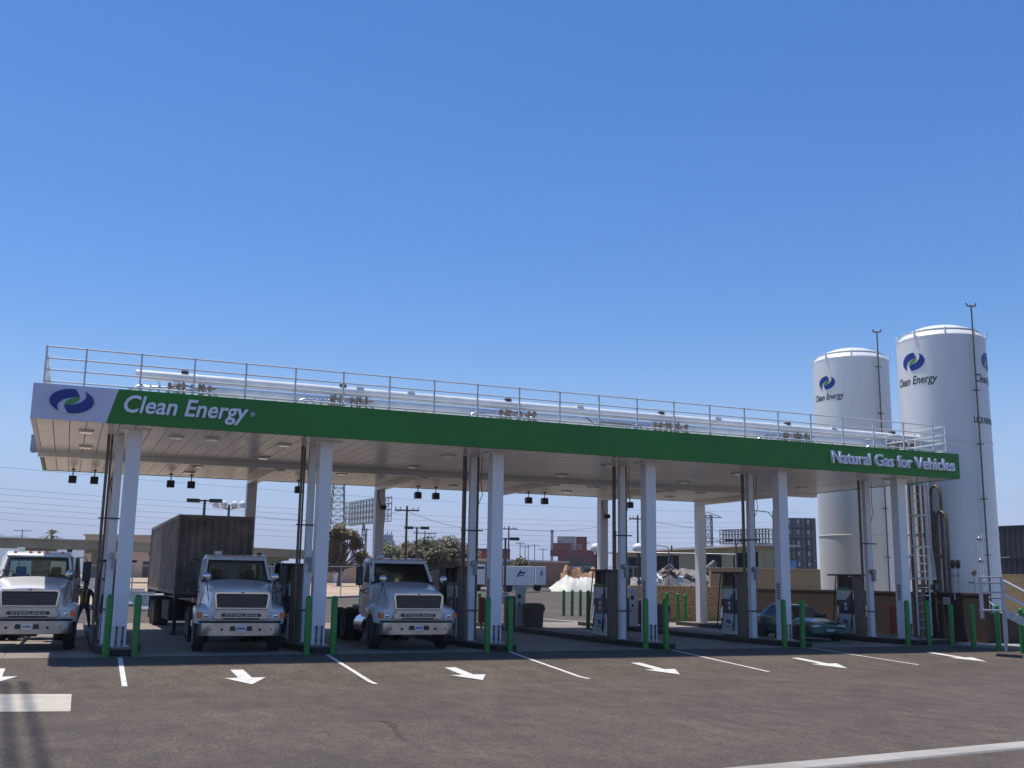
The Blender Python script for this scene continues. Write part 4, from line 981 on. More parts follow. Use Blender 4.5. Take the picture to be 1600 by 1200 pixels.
wall('tan_block_wall', 'tall tan concrete block wall behind the brown wall, left of the farther tank', 'wall', (33.2, 22.6), (46, 20.5), .25, 3.15, YBLOCK)
wall('tan_block_wall', 'tan block wall with pipes at the far right edge behind the nearer tank', 'wall', (41, 9.5), (54, -2), .25, 2.9, YBLOCK)
# stained sheet on the tan wall
MB()
# red and white notice boards on the brown wall
def board(lab, x, y, z, w, h, m, rz=-PI/2, txt=None):
    t = thing('notice_board', lab, 'sign', (x, y, z), rz, None)
    MB().box(-w/2, w/2, -.02, 0, 0, h).build('panel', m, t, bevel=.004)
    f = MB()
    for k in range(3): f.box(-w*.36, w*.36, -.024, -.021, h*(.2+.24*k), h*(.2+.24*k)+h*.08)
    f.build('printed_lines', REDP, t)
PINK = mat('notice_white', (.62, .50, .50), .5)
P = atx(1036, 942, WX-.01); board('pale red-lettered notice on the brown wall left of the ladder foot', WX-.004, 5.2, 1.0, .42, .42, PINK)
board('small white notice at the top of the brown wall behind the ladder', WX-.004, .9, 1.62, .34, .26, PINK)
# ------------------------------------------------------------ caged ladder up to the roof
lx, ly = 27.75, .75
Pf = far(1441, 40.2); lx, ly = Pf.x, Pf.y
lad = thing('caged_ladder', 'white caged access ladder rising from the sixth island to the canopy roof', 'ladder', (lx, ly, ZI), R(-22))
for sx in (-.25, .25): MB().box(sx-.03, sx+.03, -.02, .02, 0, ZT+.9-ZI).build('side_rail', RAILW, lad)
for k in range(20): MB().tube((-.22, 0, .3+k*.3), (.22, 0, .3+k*.3), .014, 6).build('rung', RAILW, lad)
cg_ = MB()
def hoop(z, rr, w_=.04):
    pts = []
    for k in range(11): a = PI*k/10; pts.append((rr*1.02*math.cos(a+PI), -rr*1.35*math.sin(a) , z))
    for a, b in zip(pts, pts[1:]): cg_.prism([(a[0], a[1]), (b[0], b[1]), (b[0]*.97, b[1]*.97), (a[0]*.97, a[1]*.97)], z, z+w_)
zs_ = [2.1, 3.3, 4.5, 5.7, 6.9]
for k, z in enumerate(zs_): hoop(z, .47 if k == 0 else .38, .07)
for k in range(0, 11, 2):
    a = PI*k/10+PI
    p = lambda rr, z: (rr*1.02*math.cos(a), -rr*1.35*math.sin(a-PI), z)
    cg_.tube(p(.46, 2.1), p(.37, 3.3), .022, 6).tube(p(.37, 3.3), p(.37, 6.9), .022, 6)
cg_.build('safety_cage', RAILW, lad)
# ------------------------------------------------------------ vaporiser pipes behind the ladder
for px, dep, zt2, rr, lab in ((1427, 40.7, 6.2, .10, 'thick brown riser pipe left of the caged ladder cage'), (1461, 40.4, 5.9, .10, 'tall brown riser pipe behind the ladder cage'), (1468, 40.1, 4.9, .11, 'brown riser pipe with curved head, nearest the right tank')):
    P = at(px, 900, dep); P.z = gz(P.y)
    t = thing('riser_pipe', lab, 'pipe', tuple(P), R(-80), 'riser pipes between the tanks')
    MB().path([(0, 0, 0), (0, 0, zt2-.4), (.05, .0, zt2-.1), (.22, .0, zt2), (.40, 0, zt2-.15), (.44, 0, zt2-.5), (.44, 0, 0)], rr*.62, 12).build('pipe', RUSTP, t, smooth=60)
    for z in (1.4, 3.1): MB().lathe([(rr, z), (rr*1.25, z+.02), (rr*1.25, z+.1), (rr, z+.12)], n=14).build('flange', RUSTP, t)
for k, px in enumerate((1432, 1440, 1449, 1457, 1465)):
    P = at(px, 900, (40.75, 40.7, 40.65, 40.5, 40.15)[k]); t = thing('instrument_pipe', ['slim silver pipe behind the ladder, first of the bundle', 'slim silver pipe behind the ladder, second of the bundle', 'slim silver pipe behind the ladder, middle of the bundle', 'slim silver pipe right of the ladder cage', 'slim silver pipe closest to the nearer tank'][k], 'pipe', (P.x, P.y, gz(P.y)), 0, 'slim pipes between the tanks')
    MB().tube((0, 0, 0), (0, 0, (7.4, 6.6, 7.2, 4.9, 4.9)[k]), .045, 10).build('pipe', LAGG if k % 2 else RUSTP, t, smooth=50)
    MB().box(-.09, .09, -.06, .06, 1.9, 2.1).build('clamp', GALV, t)
# valves, gauge and level column before the nearer tank
P = at(1489, 900, 38.9)
for px, lab in ((1489, 'left of two red-capped valves before the nearer tank'), (1497, 'right of two red-capped valves before the nearer tank')):
    P = at(px, 884, 39.3); t = thing('safety_valve', lab, 'valve', (P.x, P.y, 1.9), 0, 'red-capped safety valves')
    z = P.z-1.9
    MB().tube((0, 0, -.1), (0, 0, z), .03, 8).sphere((0, 0, z-.35), .07, 8).build('stem', GALV, t, smooth=50); MB().lathe([(.06, z-.1), (.09, z), (.09, z+.14), (.05, z+.22)], n=12).build('cap', mat('valve_cap', (.05, .018, .014), .4), t, smooth=40)
P = at(1522, 897, 39.2); t = thing('pressure_gauge', 'round dark pressure gauge on a pipe before the nearer tank', 'gauge', (P.x, P.y, 1.9))
MB().tube((0, 0, 0), (0, 0, P.z-1.9), .025, 8).build('stem', GALV, t); MB().lathe([(.10, -.03), (.12, 0), (.10, .03)], (0, 0, P.z-1.85), 16, axis='y').build('dial', RUSTP, t, smooth=40)
P = at(1539, 900, 38.8); t = thing('level_column', 'frosted white level column with valves at the foot of the nearer tank', 'level column', (P.x, P.y, gz(P.y)))
MB().tube((0, 0, 0), (0, 0, 4.0), .05, 10).tube((-.18, 0, 0), (-.18, 0, 3.9), .03, 8).build('pipe', LAGG, t, smooth=50)
for z in (1.6, 2.2, 3.0, 3.8): MB().tube((-.25, 0, z), (.12, 0, z), .035, 8).sphere((-.22, -.05, z), .08, 8).build('valve', GALV, t, smooth=50)
# ------------------------------------------------------------ steel landing and stairs
A = at(1565, 1006, 34.5); base = Vector((A.x, A.y, ZP))
P0_ = far(1566, 34.0)
st_ = thing('steel_stairs', 'galvanised steel stairs and landing with pipe handrails at the right edge', 'stairs', (P0_.x, P0_.y, ZP), R(-50))
# local +x runs right/down in the picture; landing on the left at 1.5 m
HL = 1.32
MB().box(-.75, 0, 0, 1.0, HL-.05, HL).build('landing_deck', GALV, st_)
for x in (-.70, -.05):
    for y in (.03, .97): MB().box(x-.03, x+.03, y-.03, y+.03, 0 if x > -.3 else HL-.3, HL+1.05).build('landing_post', GALV, st_)
for y in (.03, .97):
    for z in (.55, 1.05): MB().tube((-.70, y, HL+z), (-.05, y, HL+z), .024, 8).build('guard_bar', GALV, st_)
    MB().plate([(0, y, HL-.22), (2.2, y, -.05), (2.2, y, .20), (0, y, HL+.03)], .04).build('stringer', GALV, st_)
    for z in (.5, .95): MB().tube((0, y, HL+z), (2.2, y, z+.05), .026, 8).build('handrail', RAILW, st_)
    for x in (.75, 1.5, 2.2): MB().tube((x, y, HL*(1-x/2.2)), (x, y, HL*(1-x/2.2)+.97), .022, 8).build('baluster', RAILW, st_)
for k in range(7): MB().box(.1+k*.29, .38+k*.29, .05, .93, HL-.17-k*.17, HL-.14-k*.17).build('tread', GALV, st_)
structure(MB().box(27.9, 40, -4.2, -1.3, 0, .34).build('stair_footing', CONC, bevel=.02)) if False else None
Pk = far(1556, 33); 
kb = MB(); kb.prism([(27.9, -1.25), (29.2, -3.2), (44, -9.5), (44, 15), (27.9, 15)][::1], .0, .285); structure(kb.build('yard_slab', CONC))
# landing rail along the wall top
for (pa, pb, lab) in (((1502, 910), (1568, 909), 'grey pipe guard rail along the top of the brown wall'),):
    a = at(*pa, 40.5); b = at(*pb, 38.5); t = thing('pipe_guard_rail', lab, 'railing', (a.x, a.y, 1.9))
    d = b-a; zt3 = a.z-1.9
    for z in (zt3, zt3-.55): MB().tube((0, 0, z), (d.x, d.y, z), .028, 8).build('rail_bar', GALV, t)
    for k in range(3): MB().tube((d.x*k/2, d.y*k/2, -1.6), (d.x*k/2, d.y*k/2, zt3), .028, 8).build('rail_post', GALV, t)
    MB().tube((d.x*.5, d.y*.5, zt3-.5), (d.x, d.y, zt3-1.2), .022, 8).build('brace', GALV, t)
# ------------------------------------------------------------ person by the first truck
def person():
    P = far(136, 37.0)
    body = bpy.data.meshes.new('person')
    # joints (x right in picture, y away, z up), 1.78 m tall, striding, back to the camera
    J = {'pel': (0, 0, .95), 'wst': (0, 0, 1.10), 'chs': (0, -.01, 1.32), 'nck': (0, 0, 1.50), 'hd0': (0, -.01, 1.58), 'hd1': (0, -.02, 1.67), 'hd2': (0, -.01, 1.745),
         'lh': (-.10, 0, .90), 'lk': (-.19, -.06, .50), 'la': (-.26, -.02, .10), 'lt': (-.28, -.18, .04),
         'rh': (.10, 0, .90), 'rk': (.15, .08, .50), 'ra': (.22, .06, .10), 'rt': (.26, -.09, .04),
         'ls': (-.19, 0, 1.44), 'le': (-.27, -.05, 1.17), 'lw': (-.22, -.20, .97),
         'rs': (.19, 0, 1.44), 're': (.29, -.02, 1.18), 'rw': (.31, -.10, .93)}
    Rr_ = {'pel': .135, 'wst': .125, 'chs': .15, 'nck': .058, 'hd0': .075, 'hd1': .098, 'hd2': .075, 'lh': .095, 'lk': .062, 'la': .045, 'lt': .04, 'rh': .095, 'rk': .062, 'ra': .045, 'rt': .04, 'ls': .07, 'le': .047, 'lw': .033, 'rs': .07, 're': .047, 'rw': .033}
    E_ = [('pel', 'wst'), ('wst', 'chs'), ('chs', 'nck'), ('nck', 'hd0'), ('hd0', 'hd1'), ('hd1', 'hd2'), ('pel', 'lh'), ('lh', 'lk'), ('lk', 'la'), ('la', 'lt'), ('pel', 'rh'), ('rh', 'rk'), ('rk', 'ra'), ('ra', 'rt'), ('chs', 'ls'), ('ls', 'le'), ('le', 'lw'), ('chs', 'rs'), ('rs', 're'), ('re', 'rw')]
    for s_, w_ in (('l', 'lw'), ('r', 'rw')):
        x, y, z = J[w_]; sg = -1 if s_ == 'l' else 1
        J[s_+'p'] = (x, y-.03, z-.07); Rr_[s_+'p'] = .030; E_.append((w_, s_+'p'))
        for k in range(4):
            n1, n2 = s_+'f%d' % k, s_+'g%d' % k; u = -.027+k*.018
            J[n1] = (x+u*.3*sg, y-.05+u*1.1, z-.125+abs(u)*.4); J[n2] = (x+u*.3*sg-.012*sg, y-.065+u*1.2, z-.165+abs(u)*.8); Rr_[n1] = .0095; Rr_[n2] = .008; E_ += [(s_+'p', n1), (n1, n2)]
        J[s_+'h1'] = (x-.03*sg, y-.055, z-.075); J[s_+'h2'] = (x-.045*sg, y-.075, z-.11); Rr_[s_+'h1'] = .012; Rr_[s_+'h2'] = .009; E_ += [(s_+'p', s_+'h1'), (s_+'h1', s_+'h2')]
    ks = list(J); body.from_pydata([J[k] for k in ks], [(ks.index(a), ks.index(b)) for a, b in E_], [])
    o = bpy.data.objects.new('person', body); COL.objects.link(o); o.location = (P.x, P.y, gz(P.y)+.008); o.rotation_euler = (0, 0, R(-15))
    sk = o.modifiers.new('skin', 'SKIN'); sk.use_smooth_shade = True
    for i, k in enumerate(ks): body.skin_vertices[0].data[i].radius = (Rr_[k], Rr_[k])
    body.skin_vertices[0].data[0].use_root = True
    sb = o.modifiers.new('sub', 'SUBSURF'); sb.levels = 2; sb.render_levels = 2
    body.materials.append(CLOTH)
    tag(o, 'person in dark clothes and a vest with yellow stripe standing by the leftmost truck', 'person')
    def lay(name, rings, m, n=16):
        mb = MB(); rr = []
        for (cx_, cy_, cz_, a, b) in rings: rr.append([(cx_+a*math.cos(2*PI*k/n), cy_+b*math.sin(2*PI*k/n), cz_) for k in range(n)])
        mb.loft(rr); return mb.build(name, m, o, smooth=60)
    lay('vest', [(0, 0, 1.0, .165, .13), (0, 0, 1.15, .165, .135), (0, -.01, 1.33, .19, .145), (0, 0, 1.44, .185, .12), (0, 0, 1.49, .11, .08)], VEST)
    for sx in (-.075, .075): MB().loft([[(sx-.02, -.155, 1.02), (sx+.02, -.155, 1.02), (sx+.02, -.12, 1.02), (sx-.02, -.12, 1.02)], [(sx-.02, -.17, 1.33), (sx+.02, -.17, 1.33), (sx+.02, -.13, 1.33), (sx-.02, -.13, 1.33)], [(sx-.02, -.12, 1.47), (sx+.02, -.12, 1.47), (sx+.02, -.08, 1.47), (sx-.02, -.08, 1.47)]]).build('vest_stripe', VYEL, o)
    MB().sphere((0, -.02, 1.655), .102, 14, sz=(.86, .98, 1.12)).build('head_skin', SKIN, o, smooth=60)
    hr = MB().sphere((0, -.005, 1.69), .108, 14, sz=(.9, 1.0, .85)).build('hair', BLACK, o, smooth=60)
    f = MB(); f.prism([(-.015, 1.63), (.015, 1.63), (.006, 1.69), (-.006, 1.69)], -.145, -.11, 'y'); f.build('nose', SKIN, o)
    for sx in (-.036, .036): MB().sphere((sx, -.108, 1.672), .013, 8).build('eye', LAMPG, o, smooth=60)
    MB().box(-.028, .028, -.118, -.10, 1.595, 1.603).build('mouth', BLACK, o)
    for sx in (-.09, .09): MB().sphere((sx, -.01, 1.655), .03, 8, sz=(.4, .7, 1)).build('ear', SKIN, o, smooth=60)
    for nm, (x, y, z) in (('l', J['lt']), ('r', J['rt'])): MB().box(x-.05, x+.05, y-.05, y+.22, 0, .09).build('shoe', BLACK, o, bevel=.03)
person()
# ------------------------------------------------------------ background: left
HILL = mat('hill', (.13, .15, .14), .95, var=.15, scale=.01)
def ridge(px0, px1, dep, ys, thick, seed):
    rnd = random.Random(seed); mb = MB(); n = 60; rows = []
    for j, back in enumerate((0, .5, 1.0)):
        row = []
        for i in range(n+1):
            px = px0+(px1-px0)*i/n; d = dep+thick*back
            f = i/n*(len(ys)-1); k = min(int(f), len(ys)-2); y = ys[k]+(ys[k+1]-ys[k])*(f-k)
            p = at(px, y, dep); h = (p.z-1)*(0, 1, .3)[j]*(1+rnd.uniform(-.05, .05))
            q = far(px, d); row.append((q.x, q.y, 1.2+max(0, h)))
        rows.append(row)
    mb.loft(rows, close=False, cap=False); return structure(mb.build('hills', HILL, smooth=60))
ridge(-250, 330, 3200, [826, 824, 822, 826, 833, 838, 850, 868], 900, 3)
OVER = mat('overpass_concrete', (.24, .25, .20), .85, var=.15, scale=.3)
a = at(-160, 838, 96); b = at(180, 848, 104); c = at(480, 862.5, 118)
ov = thing('elevated_viaduct', 'long grey-green elevated viaduct crossing the left background on round piers', 'viaduct', (a.x, a.y, gz(a.y)))
pts = [p-Vector(ov.location) for p in (at(-500, 833, 92), a, b, c, at(520, 864, 120))]
m_ = MB()
for p, q in zip(pts, pts[1:]):
    d = (q-p); d.z = 0; d.normalize(); nn = Vector((-d.y, d.x, 0))*2.2
    for lo, hi, w_ in ((-.78, 0, 1.), (-.05, .12, 1.1)):
        ringA = [p-nn*w_+Vector((0, 0, lo)), p+nn*w_+Vector((0, 0, lo)), p+nn*w_+Vector((0, 0, hi)), p-nn*w_+Vector((0, 0, hi))]; ringB = [v+(q-p) for v in ringA]
        m_.loft([[tuple(v) for v in ringA], [tuple(v) for v in ringB]])
m_.build('deck', OVER, ov)
for px in (-60, 60, 156, 250, 335, 425):
    f = (px+160)/340 if px < 180 else (px-180)/300
    p = (a+(b-a)*f) if px < 180 else (b+(c-b)*f); z = p.z; p = p-Vector(ov.location)
    MB().box(p.x-.75, p.x+.75, p.y+.2, p.y+1.2, -.3, p.z-.8).build('pier', OVER, ov); MB().box(p.x-1.4, p.x+1.4, p.y-.6, p.y+1.6, p.z-1.1, p.z-.79).build('pier_cap', OVER, ov)
def bld(name, lab, cat, pxa, da, pxb, db, ytop_a, deep, m, roofm=None, doors=(), eave=.3, group=None, zt_=None, dm=None):
    A = far(pxa, da); B = far(pxb, db); z = (zt_ or at(pxa, ytop_a, da).z); z0 = min(A.z, B.z)-.2
    d = (B-A); d.z = 0; L_ = d.length; rz = math.atan2(d.y, d.x)
    t = thing(name, lab, cat, (A.x, A.y, z0), rz, group); h = z-z0
    MB().box(0, L_, 0, deep, 0, h-.25).build('wall', m, t)
    MB().box(-eave, L_+eave, -eave, deep+eave, h-.248, h).build('roof', roofm or m, t)
    for (u0, u1, v0, v1) in doors:
        MB().box(L_*u0, L_*u1, -.05, -.003, h*v0, h*v1).build('doorway', dm or BLACKP, t)
    return t, L_, h
BEIGE = mat('beige_wall', (.46, .35, .25), .9, var=.08, scale=.2); TANB = mat('tan_wall', (.30, .21, .14), .9, var=.12, scale=.2); YELW = mat('yellow_wall', (.42, .36, .20), .85, var=.1, scale=.2)
PROOF = mat('pale_roof', (.55, .49, .44), .8, var=.1, scale=.2)
bld('warehouse', 'pale beige flat-roofed building behind the viaduct left of the first column', 'warehouse', 128, 190, 262, 190, 834, 12, BEIGE, doors=((.35, .42, 0, .4), (.7, .8, 0, .4)))
bld('warehouse', 'low tan building behind the eucalyptus tree', 'warehouse', 380, 134, 560, 136, 880, 8, BEIGE, doors=((.2, .3, 0, .7), (.78, .86, .1, .8)), dm=PLATE)
# K-rails
KR = None
rails = [(108, 890, 90), (123, 891, 86), (139, 893, 82), (153, 896, 74), (180, 899, 68), (209, 903, 62), (224, 906, 58), (241, 909, 54), (262, 912, 50)]
for k, (px, py, dep) in enumerate(rails):
    P = far(px, dep); lab = 'white concrete road barrier, %s from the left in the row on the sand' % ['first', 'second', 'third', 'fourth', 'fifth', 'sixth', 'seventh', 'eighth', 'last'][k]
    if KR is None:
        KR = MB().prism([(-.30, 0), (.30, 0), (.28, .08), (.13, .33), (.09, .81), (-.09, .81), (-.13, .33), (-.28, .08)], -.68, .68, 'x').build('road_barrier', mat('barrier_concrete', (.55, .53, .50), .85, var=.15, scale=3), bevel=.015); o = KR
    else: o = KR.copy(); COL.objects.link(o)
    o.location = (P.x, P.y, P.z+.014); o.rotation_euler = (0, 0, R(-35+k*3)); tag(o, lab, 'road barrier', 'concrete barriers on the sand')
# ------------------------------------------------------------ fences
def fence(lab, pts, h, step=3., h0=0.):
    """pts world ground points"""
    o = pts[0]; t = thing('chain_link_fence', lab, 'fence', tuple(o))
    for a, b in zip(pts, pts[1:]):
        d = b-a; L_ = math.hypot(d.x, d.y); u = d/L_; n = max(1, round(L_/step)); rz = math.atan2(d.y, d.x)
        for k in range(n+1):
            p = a+d*(k/n)-o; MB().tube((p.x, p.y, p.z-.1), (p.x, p.y, p.z+h+.06), .035, 6).build('post', GALV, t)
        p0 = a-o; q0 = b-o
        MB().tube((p0.x, p0.y, p0.z+h), (q0.x, q0.y, q0.z+h), .024, 6).build('top_rail', GALV, t)
        net = MB().add([(0, 0, .03), (L_, 0, .03+(b.z-a.z)), (L_, 0, h+(b.z-a.z)), (0, 0, h)], [(0, 1, 2, 3)]).build('wire_mesh', NET, t, loc=tuple(a-o), rz=rz)
    return t
fence('chain-link fence along the edge of the sand field', [gnd(130, 950), gnd(330, 942), gnd(500, 934), gnd(640, 927)], 2.2, 3.2)
fence('chain-link fence in front of the white trailers', [gnd(745, 922), gnd(846, 916)], 3.0, 3.)
fence('chain-link fence running off behind the white mound', [gnd(847, 915), far(1010, 104)], 2.6, 4.)
fence('tall fence with pipe rail above the tan stone wall', [far(980, 64), far(1045, 63), far(1150, 62)], 3.6, 2.2)
# ------------------------------------------------------------ poles and lamps
def pole(lab, px, ytop, dep, arm=1.6, arms=1, r=.14, tilt=0, transformers=0, name='utility_pole'):
    P = far(px, dep); h = ztop(px, ytop, dep)-P.z
    t = thing(name, lab, 'utility pole', tuple(P), R(-15)); t.rotation_euler = (0, R(tilt), R(-15))
    MB().tube((0, 0, -.2), (0, 0, h), r, 8, r*.7).build('pole', WOODP, t)
    for k in range(arms):
        z = h-.5-k*1.5; MB().box(-arm*.62, arm*.62, -.07, .07, z, z+.14).build('crossarm', WOODP, t)
        for u in (-.95, -.55, .55, .95): MB().tube((u*arm*.6, 0, z+.14), (u*arm*.6, 0, z+.42), .05, 6).build('insulator', GALV, t)
    for k in range(transformers): MB().tube(((-1, 1, 0)[k]*.7, -.3, h-3.4), ((-1, 1, 0)[k]*.7, -.3, h-2.3), .28, 10).build('transformer', GALV, t)
    return t
pole('tall leaning dark utility pole behind the third truck', 632.5, 789, 100, 1.9, tilt=0)
t_ = pole('utility pole with transformers beyond the bushes', 662, 829, 190, 3.4, arms=2, transformers=2)
pole('utility pole right of the third column', 794, 821, 150, 2.0)
pole('utility pole between the fourth service post and fourth column', 997, 804, 120, 1.6)
pole('small utility pole on the far left horizon', 28, 826, 260, 3.4, arms=1)
for px, yt, lab in ((812, 846, 'thin distant pole left of the chimney, nearest the third column'), (820, 852, 'thin distant pole beyond the tan building roof'), (835, 850, 'thin distant pole midway to the chimney'), (848, 856, 'thin distant pole beside the chimney'), (885, 845, 'thin distant pole above the stacked containers'), (914, 846, 'thin distant pole right of the stacked containers'), (569, 825, 'thin dark pole left of the second rear column')):
    pole(lab, px, yt, 300, 2.2, r=.13)
def lamp(lab, px, ytop, dep, kind='shoebox', flip=1):
    P = far(px, dep); h = ztop(px, ytop, dep)-P.z; t = thing('lamp_post', lab, 'lamp post', tuple(P), R(-20))
    MB().tube((0, 0, 0), (0, 0, h), .10, 10, .07).build('pole', STEELD, t); MB().tube((0, 0, 0), (0, 0, .75), .28, 14).build('footing', CONC, t)
    if kind == 'shoebox':
        MB().box(-.35, .35, -.04, .04, h-.1, h-.02).build('arm', STEELD, t)
        for sx in (-1, 1): MB().box(*sorted((sx*.30, sx*.95)), -.25, .25, h-.16, h+.04).build('lamp_head', BLACKP, t, bevel=.02)
    elif kind == 'globes':
        for k, (dx, dy) in enumerate(((-.85, 0), (-.3, -.2), (.3, .2), (.85, 0))):
            MB().tube((0, 0, h-.3), (dx, dy, h-.15), .03, 6).build('arm', STEELD, t); MB().sphere((dx, dy, h), .24, 12).build('lamp_head', WHITE, t, smooth=60)
    elif kind == 'cobra':
        MB().path([(0, 0, h-.6), (-flip*.4, 0, h-.1), (-flip*1.3, 0, h), (-flip*1.6, 0, h)], .045, 6).build('arm', GALV, t); MB().box(*sorted((-flip*1.5, -flip*2.15)), -.13, .13, h-.1, h+.05).build('lamp_head', GALV, t, bevel=.03)
    return t
lamp('black two-headed lamp post above the brown container', 312, 779, 58)
lamp('lamp post with four white floodlamps above the brown container', 351, 787, 66, 'globes')
lamp('black two-headed lamp post above the bushes', 649, 823, 80)
lamp('black two-headed lamp post right of the third column', 789, 840, 72)
lamp('two-headed lamp post in front of the warehouse', 1151, 843, 92)
lamp('grey curved street lamp in front of the warehouse', 1050, 852, 88, 'cobra')
lamp('dark street lamp left of the fifth column', 1211, 797, 84, 'cobra')
lamp('small curved street lamp beyond the tan building', 825, 850, 230, 'cobra')
for px, py, lab in ((998, 856, 'white round lamp globe on a short post left of the fourth column'), (932, 856, 'white round lamp globe just right of the fourth rear column')):
    P = far(px, 70); z = ztop(px, py, 70)-P.z; t = thing('globe_lamp', lab, 'lamp post', tuple(P)); MB().tube((0, 0, 0), (0, 0, z-.2), .07, 8).build('pole', WOODP, t); MB().sphere((0, 0, z), .38, 14, sz=(1.1, 1.1, .85)).build('globe', WHITE, t, smooth=60)
# ------------------------------------------------------------ lattice towers and frames
def bar(m, p, q, r): m.tube(p, q, r, 4, cap=False)
def pylon(lab, px, ytop, dep, wtop, wbot, n, arms=()):
    P = far(px, dep); h = ztop(px, ytop, dep)-P.z; t = thing('lattice_pylon', lab, 'pylon', tuple(P), R(-20)); m = MB()
    c = lambda k, i: (((-1, -1), (1, -1), (1, 1), (-1, 1))[k][0]*(wbot+(wtop-wbot)*min(1, i/n*1.25))/2, ((-1, -1), (1, -1), (1, 1), (-1, 1))[k][1]*(wbot+(wtop-wbot)*min(1, i/n*1.25))/2, h*i/n)
    for i in range(n):
        for k in range(4):
            l = (k+1) % 4
            bar(m, c(k, i), c(k, i+1), .12); bar(m, c(k, i), c(l, i+1), .07); bar(m, c(l, i), c(k, i+1), .07); bar(m, c(k, i+1), c(l, i+1), .07)
    m.build('lattice', GALVD, t)
    for z, w_ in arms:
        a = MB()
        for sx in (-1, 1): bar(a, (0, 0, h*z), (sx*w_, 0, h*z), .12); bar(a, (0, 0, h*z+1.2), (sx*w_, 0, h*z), .1)
        a.build('crossarm', GALVD, t)
GALVD = mat('weathered_steel_lattice', (.16, .155, .15), .6, metal=.3)
pylon('tall steel lattice pylon right of the second column', 523, 660, 230, 1.7, 4.4, 22)
pylon('steel lattice pylon right of the fifth rear column', 1108, 804, 240, 1.6, 1.8, 9, arms=((.97, 3.2), (.62, 3.2)))
def boardframe(lab, pxa, da, pxb, db, yt, yb, nx_, nz_, legs):
    A = at(pxa, yb, da); B = at(pxb, yb, db); z1 = at(pxa, yt, da).z; g0 = gz(A.y); t = thing('billboard_frame', lab, 'billboard frame', (A.x, A.y, g0)); d = Vector((B.x-A.x, B.y-A.y, 0)); back = Vector((-d.y, d.x, 0)).normalized()*1.2
    zb_ = A.z-g0; zt2 = z1-g0; m = MB()
    for o_ in (Vector(), back):
        for i in range(nx_+1): p = d*(i/nx_)+o_; bar(m, p+Vector((0, 0, zb_)), p+Vector((0, 0, zt2)), .07)
        for k in range(nz_+1): z = zb_+(zt2-zb_)*k/nz_; bar(m, o_+Vector((0, 0, z)), d+o_+Vector((0, 0, z)), .09)
    for i in range(nx_+1):
        for k in range(nz_): p = d*(i/nx_); z = zb_+(zt2-zb_)*k/nz_; bar(m, p+Vector((0, 0, z)), p+back+Vector((0, 0, z+(zt2-zb_)/nz_)), .05)
    m.build('frame', GALVD, t)
    for u in legs:
        q = MB(); p = d*u+back*.5; w_ = .9; hh_ = zb_
        for k in range(6):
            for s1 in (-1, 1): bar(q, p+Vector((s1*w_*(1-k/7), 0, hh_*k/6)), p+Vector((s1*w_*(1-(k+1)/7), 0, hh_*(k+1)/6)), .1); bar(q, p+Vector((s1*w_*(1-k/7), 0, hh_*k/6)), p+Vector((-s1*w_*(1-(k+1)/7), 0, hh_*(k+1)/6)), .06)
        q.build('leg', GALVD, t)
boardframe('empty steel billboard frame right of the tall pylon', 536, 190, 600, 172, 786, 821, 14, 4, (.45, .85))
boardframe('wide empty steel billboard frame above the warehouse roof', 1125, 185, 1201, 178, 828, 850, 16, 3, (.3, .7))
# overhead wires
wr = 0
def wire(lab, pa, da, pb, db, sag):
    A = at(*pa, da); B = at(*pb, db); m = MB(); pts = []
    for k in range(25): u = k/24; p = A+(B-A)*u; pts.append((p.x-A.x, p.y-A.y, p.z-A.z-sag*4*u*(1-u)))
    m.path(pts, .024, 4); o = m.build('overhead_wire', GALVD, loc=tuple(A)); tag(o, lab, 'overhead wire', 'overhead wires across the background')
ordn = ['topmost', 'second from top', 'third from top', 'fourth from top', 'fifth from top', 'sixth from top', 'lowest']
for k, (y0, y1) in enumerate([(722, 800), (757, 815), (766, 822), (777, 830), (786, 838), (795, 846), (806, 852)]):
    wire('%s of the long overhead wires sloping down to the right behind the canopy' % ordn[k], (-80, y0), 150, (1260, y1), 260, 2.)
for k, (pa, pb) in enumerate([((395, 806), (632, 797)), ((632, 797), (794, 826)), ((794, 826), (997, 808)), ((997, 810), (1260, 826))]):
    wire(['thin wire ending at the leaning utility pole', 'thin wire from the leaning pole to the pole by the third column', 'thin wire from the third column pole to the fourth column pole', 'thin wire leaving the fourth column pole to the right'][k], pa, 110, pb, 125, .8)
